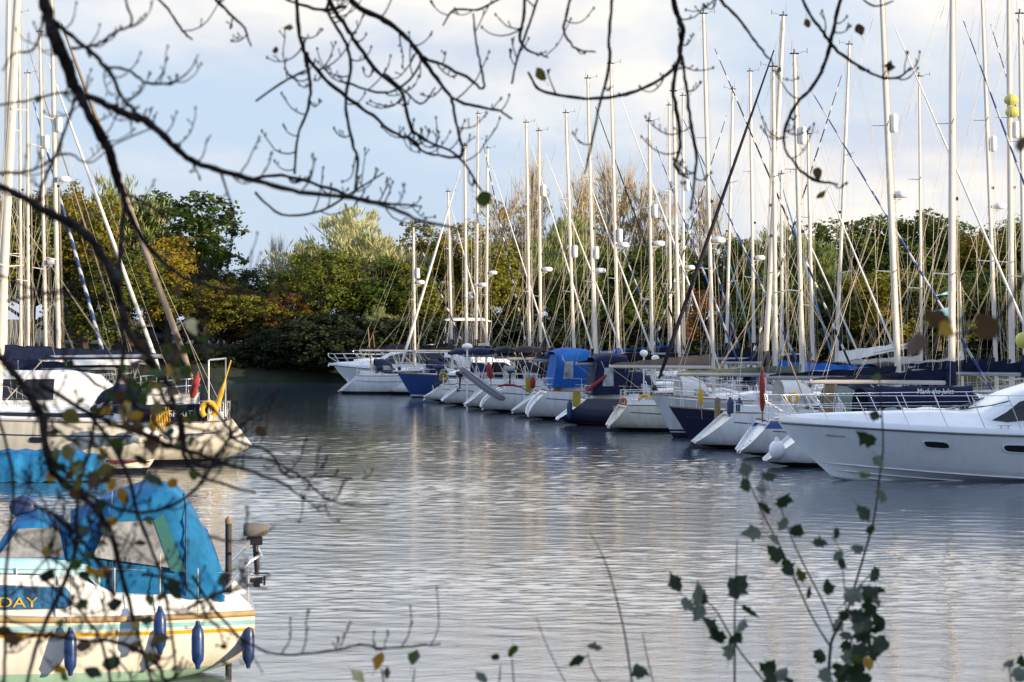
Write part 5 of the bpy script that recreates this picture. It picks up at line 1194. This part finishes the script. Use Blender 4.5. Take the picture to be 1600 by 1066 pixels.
for k in range(34):
    x, y = tg.uniform(-10, 330), tg.uniform(560, 1060); a = tg.uniform(-2.6, .6); th = tg.uniform(1.8, 4.2); q = ''
    for j in range(6):
        q += '%.0f %.0f %.1f ' % (x, y, max(1.4, th - j * .45)); a += tg.uniform(-.5, .5); st_ = tg.uniform(22, 52); x += math.cos(a) * st_; y += math.sin(a) * st_
        if x > 430: break
    br(tA, q, (4.0 + tg.random() * .7, 4.1 + tg.random() * .7), twigs=.8, seed=k + 3)
# trunks rise outside the view
for root, pts, r0 in ((tA, [(0, 0, -.2), (-.15, .1, 1.6), (.1, .2, 3.2), (1.65, .4, 3.15)], .12), (tB, [(-2.4, 0, -.2), (-2.2, .1, 2.4), (-1.3, .1, 3.5), (.0, 0, 3.45), (.8, 0, 3.4)], .09), (tC, [(4.2, -.6, -.2), (4.1, -.5, 2.4), (3.0, -.2, 3.9), (.4, 0, 3.7), (-1.3, 0, 3.5)], .09)):
    MB().tube(smooth([Vector(p) for p in pts], 5), [r0 * (1 - .85 * i / (5 * (len(pts) - 1))) for i in range(5 * (len(pts) - 1) + 1)], 9).build('trunk', mTwig, root)

# leaves -------------------------------------------------------------
def two_side(name, top, under):
    m = bpy.data.materials.new(name); N, L, b = nodes_of(m)
    ge = N.new('ShaderNodeNewGeometry'); mx = N.new('ShaderNodeMix'); mx.data_type = 'RGBA'; mx.inputs[6].default_value = (*top, 1); mx.inputs[7].default_value = (*under, 1)
    L.new(ge.outputs['Backfacing'], mx.inputs[0])
    tc = N.new('ShaderNodeTexCoord'); nz = N.new('ShaderNodeTexNoise'); nz.inputs['Scale'].default_value = 45; L.new(tc.outputs['Object'], nz.inputs['Vector'])
    rp = N.new('ShaderNodeValToRGB'); rp.color_ramp.elements[0].color = (.55, .5, .45, 1); rp.color_ramp.elements[1].color = (1.3, 1.3, 1.2, 1); L.new(nz.outputs['Fac'], rp.inputs['Fac'])
    m2 = N.new('ShaderNodeMix'); m2.data_type = 'RGBA'; m2.blend_type = 'MULTIPLY'; m2.inputs[0].default_value = 1; L.new(mx.outputs[2], m2.inputs[6]); L.new(rp.outputs[0], m2.inputs[7])
    L.new(m2.outputs[2], b.inputs['Base Color']); b.inputs['Roughness'].default_value = .6
    t = N.new('ShaderNodeBsdfTranslucent'); L.new(m2.outputs[2], t.inputs['Color']); ms = N.new('ShaderNodeMixShader'); ms.inputs[0].default_value = .3
    out = [n for n in N if n.type == 'OUTPUT_MATERIAL'][0]; L.new(b.outputs[0], ms.inputs[1]); L.new(t.outputs[0], ms.inputs[2]); L.new(ms.outputs[0], out.inputs['Surface']); return m
LF = dict(d=two_side('dark_leaf', (.022, .045, .022), (.05, .07, .05)), l=two_side('silver_leaf', (.13, .17, .15), (.15, .19, .17)), y=two_side('yellow_leaf', (.42, .25, .02), (.4, .27, .05)), g=two_side('green_leaf', (.055, .10, .02), (.09, .13, .04)), p=two_side('pale_leaf', (.62, .6, .36), (.5, .5, .3)), b=two_side('brown_leaf', (.10, .06, .03), (.12, .08, .04)), o=two_side('olive_leaf', (.16, .15, .03), (.2, .18, .06)))
LOBE = [(0, -1), (.3, -.8), (.62, -.62), (.6, -.3), (.88, .12), (.6, .22), (.5, .55), (.22, .7), (0, 1.1), (-.22, .72), (-.45, .5), (-.55, .2), (-.85, .05), (-.58, -.32), (-.66, -.6), (-.3, -.8)]
OVAL = [(0, -1), (.4, -.75), (.68, -.25), (.7, .2), (.45, .65), (0, 1.1), (-.45, .65), (-.7, .2), (-.68, -.25), (-.4, -.75)]
def leaves(root, lst, D, shape=LOBE, stems=True, seed=3):
    r = random.Random(seed); by = {}; ks = 1.18 if shape is LOBE else 1.1
    for (px, py, s, c) in lst:
        Dd = D + r.uniform(-.12, .12); c0 = P(px, py, Dd); k = s * ks * .5 * Dd / F; b = by.setdefault(c, MB())
        rot = Euler((R(90) + r.uniform(-.9, .9), r.uniform(-.7, .7), r.uniform(-.9, .9))).to_matrix() @ Matrix.Rotation(r.uniform(0, 6.28), 3, 'Z')
        cur = r.uniform(-.75, .75); n = len(shape); vs = [c0]
        for (x, y) in shape:
            j = 1 + r.uniform(-.2, .2); vs.append(c0 + rot @ Vector((x * k * j, y * k * j, k * (cur * (x * x) + .2 * cur * y * y) + r.uniform(-.05, .05) * k)))
        b.add(vs, [(0, i + 1, (i + 1) % n + 1) for i in range(n)])
        if stems:
            st = c0 + rot @ Vector((0, -k, 0)); b.tube([st, st + rot @ Vector((.1 * k, -k * .9, -.1 * k))], .0007, 3)
    for c, b in by.items():
        o = b.build('leaves', LF[c], root); o.matrix_parent_inverse = Matrix.Translation(-root.location)
rl = random.Random(8)
lst = []
def cl(px, py, n, sp, s0, s1, cols):
    for _ in range(n): lst.append((px + rl.gauss(0, sp), py + rl.gauss(0, sp), rl.uniform(s0, s1), rl.choice(cols)))
for a in ((110, 650, 'o', 30), (205, 600, 'g', 26), (225, 612, 'o', 24), (262, 578, 'y', 22), (248, 640, 'g', 20), (165, 640, 'y', 22), (82, 715, 'g', 28), (106, 708, 'o', 26), (165, 735, 'o', 30), (148, 745, 'o', 24), (190, 775, 'y', 26), (175, 815, 'y', 20), (75, 898, 'd', 28), (300, 510, 'p', 26), (276, 530, 'b', 20), (290, 545, 'g', 22), (408, 674, 'b', 24), (80, 745, 'y', 20), (240, 690, 'g', 26), (300, 690, 'g', 22), (303, 743, 'g', 20), (270, 755, 'y', 18), (130, 1010, 'b', 26), (240, 1000, 'b', 28), (175, 1035, 'g', 30), (185, 1060, 'o', 26), (145, 1050, 'd', 26), (350, 905, 'd', 28), (365, 890, 'p', 16), (272, 920, 'd', 30), (130, 900, 'd', 24), (220, 850, 'b', 18), (75, 860, 'y', 18), (180, 945, 'd', 26), (275, 590, 'o', 22), (210, 570, 'b', 20), (180, 430, 'd', 24), (415, 495, 'b', 14), (190, 700, 'b', 20), (60, 155, 'b', 14), (350, 1010, 'd', 14), (230, 560, 'o', 18), (235, 600, 'y', 18), (150, 640, 'o', 18), (200, 630, 'g', 20), (265, 610, 'b', 20), (170, 660, 'd', 20), (285, 640, 'd', 18), (95, 730, 'd', 20), (120, 760, 'y', 18), (220, 720, 'd', 22), (160, 850, 'o', 18), (250, 930, 'g', 20), (230, 970, 'd', 22), (210, 1010, 'o', 22), (100, 1055, 'g', 22)): lst.append((a[0], a[1], a[3], a[2]))
leaves(tA, lst, 4.55, OVAL)
lst = []
for cx_, cy_, n_ in ((225, 620, 26), (120, 730, 18), (185, 770, 14), (260, 560, 9), (240, 1000, 9), (70, 1020, 6), (200, 570, 6), (160, 900, 7), (280, 690, 6)): cl(cx_, cy_, n_, 34, 13, 25, 'oggydbb')
leaves(tA, lst, 4.2, OVAL, seed=12)
leaves(tB, [(755, 310, 30, 'g'), (845, 116, 24, 'o'), (452, 43, 13, 'o'), (430, 78, 12, 'b')], 6.4, OVAL, seed=5)
leaves(tC, [(1344, 46, 20, 'b'), (1390, 104, 16, 'b'), (1277, 272, 20, 'b'), (1282, 304, 18, 'o'), (1262, 36, 14, 'b'), (1218, 110, 12, 'b')], 6.8, OVAL, seed=6)
leaves(tC, [(1430, 535, 46, 'b'), (1465, 500, 44, 'b'), (1540, 510, 48, 'b'), (1480, 515, 30, 'y'), (1597, 226, 24, 'b')], 3.65, OVAL, seed=7)

# saplings in front ------------------------------------------------------
def sapling(px, label, stems, lv, D, name='poplar_sapling', shape=LOBE):
    root = empty(name, Vector(((px - 800) * D / F, D, 2.75)), label, 'sapling')
    for s in stems:
        t = pl(s); b = MB(); q = [P(a, b_, D + .03 * i) for i, (a, b_, c) in enumerate(t)]
        base = [Vector((q[0].x, D, 2.7))] if t[0][1] > 1050 else []
        b.tube(base + smooth(q, 4), ([t[0][2] * .6 * D / F] if base else []) + [x for i in range(len(t) - 1) for x in [(t[i][2] + (t[i + 1][2] - t[i][2]) * k / 4) * .5 * D / F for k in range(4)]] + [t[-1][2] * .5 * D / F], 5)
        o = b.build('stem', mTwig, root); o.matrix_parent_inverse = Matrix.Translation(-root.location)
    if lv: leaves(root, lv, D, shape, seed=int(px))
z2 = lambda l: [(1000 + x / 2.667, 700 + y / 2.667, s, c) for x, y, s, c in l]
sapling(1296, 'white poplar sapling with dark lobed leaves forking upward at the bottom right',
  ['1294 1070 6 1298 1010 5 1306 987 5 1322 959 4 1334 921 4 1352 861 4 1366 809 3.5 1375 740 3 1380 695 3 1376 620 2.5 1372 560 2', '1300 1014 4 1278 980 3 1259 944 3 1236 891 3 1217 850 2.5 1195 809 2.5 1176 767 2 1157 726 2', '1304 985 3 1288 945 3 1266 902 3 1244 857 2.5 1225 809 2 1217 778 2', '1322 959 2 1318 900 2 1312 860 1.6 1300 838 1.5', '1322 959 3 1345 990 2.5 1352 1010 2', '1334 925 2.5 1358 900 2 1362 895 2'],
  z2([(440, 155, 22, 'd'), (540, 120, 22, 'd'), (600, 220, 30, 'd'), (515, 255, 28, 'd'), (470, 355, 28, 'l'), (505, 170, 18, 'l'), (440, 90, 26, 'l'), (595, 320, 22, 'l'), (655, 345, 24, 'd'), (560, 385, 22, 'l'), (565, 440, 28, 'd'), (615, 495, 26, 'd'), (668, 530, 22, 'g'), (780, 580, 24, 'd'), (745, 400, 22, 'd'), (820, 355, 20, 'd'), (840, 480, 26, 'd'), (825, 450, 18, 'l'), (905, 420, 22, 'l'), (930, 275, 28, 'd'), (1005, 200, 28, 'd'), (960, 340, 18, 'd'), (975, 530, 26, 'd'), (890, 610, 34, 'l'), (870, 640, 26, 'd'), (955, 610, 32, 'd'), (985, 640, 22, 'd'), (940, 720, 40, 'd'), (990, 720, 30, 'd'), (905, 700, 26, 'd'), (830, 740, 28, 'l'), (860, 780, 26, 'l'), (1000, 815, 32, 'd'), (930, 790, 30, 'd'), (880, 870, 32, 'l'), (948, 895, 20, 'y'), (755, 870, 24, 'd'), (870, 945, 44, 'd'), (820, 910, 20, 'd'), (775, 950, 26, 'l'), (920, 840, 30, 'd'), (960, 680, 26, 'd'), (900, 930, 34, 'd'), (985, 760, 26, 'd'), (915, 745, 30, 'd'), (945, 650, 24, 'd'), (850, 700, 22, 'd'), (965, 850, 26, 'd'), (905, 890, 24, 'g'), (700, 600, 18, 'd'), (925, 960, 30, 'd'), (840, 960, 28, 'd'), (860, 830, 22, 'd'), (1000, 590, 20, 'd')]) + [(1354, 683, 32, 'd'), (1374, 722, 20, 'l'), (1368, 650, 18, 'd'), (1370, 590, 16, 'g'), (1350, 740, 18, 'g')], 6.0)
sapling(1150, 'smaller white poplar sapling with paired leaves left of the forking one',
  ['1148 1070 4 1148 1000 3.5 1148 962 3 1150 906 2.5 1152 842 1.5', '1198 1070 3.5 1178 1045 3 1157 1019 3 1139 989 3 1116 951 2.5 1090 930 2'],
  z2([(145, 560, 26, 'd'), (240, 610, 36, 'l'), (265, 630, 28, 'd'), (200, 655, 24, 'l'), (290, 745, 36, 'd'), (320, 780, 30, 'd'), (245, 690, 30, 'l'), (405, 575, 38, 'd'), (455, 680, 28, 'd'), (420, 735, 26, 'l'), (400, 790, 24, 'd'), (378, 845, 30, 'l'), (530, 915, 34, 'd'), (585, 950, 26, 'l'), (550, 960, 30, 'd'), (620, 970, 16, 'd')]), 5.8)
sapling(985, 'tall bare whip rising left of the poplar saplings', ['988 1070 3.5 975 985 3 955 905 2.5 940 865 2 922 832 1.5', '1022 1070 2 1012 1030 2 1004 990 1.4'], [(1000, 1050, 26, 'd')], 5.5, 'bare_shoot')
sapling(640, 'small shoot with a yellow and a green leaf at the bottom edge', ['600 1070 3 596 1045 2.5', '645 1070 2.5 648 1045 2'], [(592, 1032, 26, 'y'), (648, 1028, 27, 'g'), (605, 1052, 16, 'b'), (560, 1058, 24, 'p')], 5.2, 'leafy_shoot', OVAL)
sapling(790, 'small shoot with a round green leaf at the bottom middle', ['780 1070 2.5 782 1040 2', '803 1070 2.5 800 1030 2', '885 1070 2 855 1010 1.6 838 965 1.2'], [(800, 1017, 24, 'g'), (775, 1027, 16, 'd'), (752, 1058, 20, 'l')], 5.2, 'leafy_shoot', OVAL)
sapling(915, 'shoot with drooping dark leaves left of the tall whip', ['940 1070 2.5 925 1045 2 918 1020 1.6'], [(903, 1032, 28, 'd'), (930, 1012, 22, 'l')], 5.4, 'leafy_shoot', LOBE)
sapling(1595, 'pale leaved shoot at the bottom right corner', ['1580 1070 2.5 1578 1040 2 1585 1030 1.6'], [(1577, 1036, 18, 'l'), (1594, 1055, 26, 'l'), (1597, 1034, 18, 'd')], 5.6, 'leafy_shoot')

# ------------------------------------------------------------------ light, sky, camera
w = bpy.data.worlds.new('World'); sc.world = w; w.use_nodes = True; N = w.node_tree.nodes; L = w.node_tree.links; N.clear()
out = N.new('ShaderNodeOutputWorld'); bg = N.new('ShaderNodeBackground'); L.new(bg.outputs[0], out.inputs[0])
sk = N.new('ShaderNodeTexSky'); sk.sky_type = 'NISHITA'; sk.sun_disc = False; sk.sun_elevation = SUN_EL; sk.sun_rotation = math.atan2(SUN_D[0], SUN_D[1]); sk.air_density = 1.0; sk.dust_density = 1.0; sk.ozone_density = 1.2
tc = N.new('ShaderNodeTexCoord'); mp = N.new('ShaderNodeMapping'); mp.inputs['Scale'].default_value = (1.0, 1.0, 2.3); mp.inputs['Location'].default_value = (.35, 0, .1)
L.new(tc.outputs['Generated'], mp.inputs[0]); nz = N.new('ShaderNodeTexNoise'); nz.inputs['Scale'].default_value = 5.0; nz.inputs['Detail'].default_value = 7; nz.inputs['Roughness'].default_value = .52; nz.inputs['Distortion'].default_value = .25
L.new(mp.outputs[0], nz.inputs['Vector'])
sp = N.new('ShaderNodeSeparateXYZ'); L.new(tc.outputs['Generated'], sp.inputs[0])
# more cloud higher up and to the right
ma = N.new('ShaderNodeMath'); ma.operation = 'MULTIPLY_ADD'; ma.inputs[1].default_value = 1.15; L.new(sp.outputs['Z'], ma.inputs[0]); L.new(nz.outputs['Fac'], ma.inputs[2])
mb2 = N.new('ShaderNodeMath'); mb2.operation = 'MULTIPLY_ADD'; mb2.inputs[1].default_value = .42; L.new(sp.outputs['X'], mb2.inputs[0]); L.new(ma.outputs[0], mb2.inputs[2])
cl_ = N.new('ShaderNodeClamp'); 
rp = N.new('ShaderNodeMapRange'); rp.interpolation_type = 'SMOOTHSTEP'; rp.inputs[1].default_value = .42; rp.inputs[2].default_value = .78; L.new(mb2.outputs[0], rp.inputs[0])
sc_n = N.new('ShaderNodeVectorMath'); sc_n.operation = 'SCALE'; sc_n.inputs['Scale'].default_value = .10; L.new(sk.outputs[0], sc_n.inputs[0])
hz = N.new('ShaderNodeMix'); hz.data_type = 'RGBA'; hz.inputs[0].default_value = .85; hz.inputs[7].default_value = (.39, .485, .63, 1); L.new(sc_n.outputs[0], hz.inputs[6])
n2 = N.new('ShaderNodeTexNoise'); n2.inputs['Scale'].default_value = 9; n2.inputs['Detail'].default_value = 5; L.new(mp.outputs[0], n2.inputs['Vector'])
cr_ = N.new('ShaderNodeValToRGB'); cr_.color_ramp.elements[0].position = .38; cr_.color_ramp.elements[0].color = (.44, .475, .55, 1); cr_.color_ramp.elements[1].position = .60; cr_.color_ramp.elements[1].color = (.74, .68, .60, 1); L.new(n2.outputs['Fac'], cr_.inputs['Fac'])
mx = N.new('ShaderNodeMix'); mx.data_type = 'RGBA'; L.new(rp.outputs[0], mx.inputs[0]); L.new(hz.outputs[2], mx.inputs[6]); L.new(cr_.outputs[0], mx.inputs[7])
up = N.new('ShaderNodeMapRange'); up.interpolation_type = 'SMOOTHSTEP'; up.inputs[1].default_value = .34; up.inputs[2].default_value = .75; up.inputs[3].default_value = 0; up.inputs[4].default_value = .85; L.new(sp.outputs['Z'], up.inputs[0])
hi = N.new('ShaderNodeMapRange'); hi.interpolation_type = 'SMOOTHSTEP'; hi.inputs[1].default_value = .125; hi.inputs[2].default_value = .26; hi.inputs[3].default_value = 0; hi.inputs[4].default_value = .9; L.new(sp.outputs['Z'], hi.inputs[0])
m2_ = N.new('ShaderNodeMix'); m2_.data_type = 'RGBA'; m2_.inputs[7].default_value = (1.32, 1.30, 1.30, 1); L.new(hi.outputs[0], m2_.inputs[0]); L.new(mx.outputs[2], m2_.inputs[6]); mx = m2_
m3 = N.new('ShaderNodeMix'); m3.data_type = 'RGBA'; m3.inputs[7].default_value = (.34, .47, .74, 1); L.new(up.outputs[0], m3.inputs[0]); L.new(mx.outputs[2], m3.inputs[6])
bk = N.new('ShaderNodeMapRange'); bk.interpolation_type = 'SMOOTHSTEP'; bk.inputs[1].default_value = .45; bk.inputs[2].default_value = -.3; bk.inputs[3].default_value = 0; bk.inputs[4].default_value = .9; L.new(sp.outputs['Y'], bk.inputs[0])
m4 = N.new('ShaderNodeMix'); m4.data_type = 'RGBA'; m4.inputs[7].default_value = (.33, .42, .60, 1); L.new(bk.outputs[0], m4.inputs[0]); L.new(m3.outputs[2], m4.inputs[6])
L.new(m4.outputs[2], bg.inputs[0]); bg.inputs[1].default_value = 1.0

sl = bpy.data.lights.new('sun', 'SUN'); sl.energy = 5.0; sl.angle = R(.5); sl.color = (1.0, .79, .52)
so = bpy.data.objects.new('sun', sl); COL.objects.link(so)
sd = Vector((SUN_D[0] * math.cos(SUN_EL), SUN_D[1] * math.cos(SUN_EL), math.sin(SUN_EL))); so.rotation_euler = (-sd).to_track_quat('-Z', 'Y').to_euler()
cam = bpy.data.cameras.new('camera'); co = bpy.data.objects.new('camera', cam); COL.objects.link(co); co.location = (0, 0, CH); co.rotation_euler = (R(90), 0, 0)
cam.sensor_width = 22.2; cam.lens = 22.2 * F / 1600; cam.shift_y = -(533 - HY) / 1600; cam.clip_end = 3000; cam.clip_start = .1
cam.dof.use_dof = True; cam.dof.focus_distance = 88; cam.dof.aperture_fstop = 5.6
sc.camera = co
sc.view_settings.view_transform = 'Standard'; sc.view_settings.look = 'None'; sc.view_settings.exposure = .68; sc.view_settings.gamma = 1
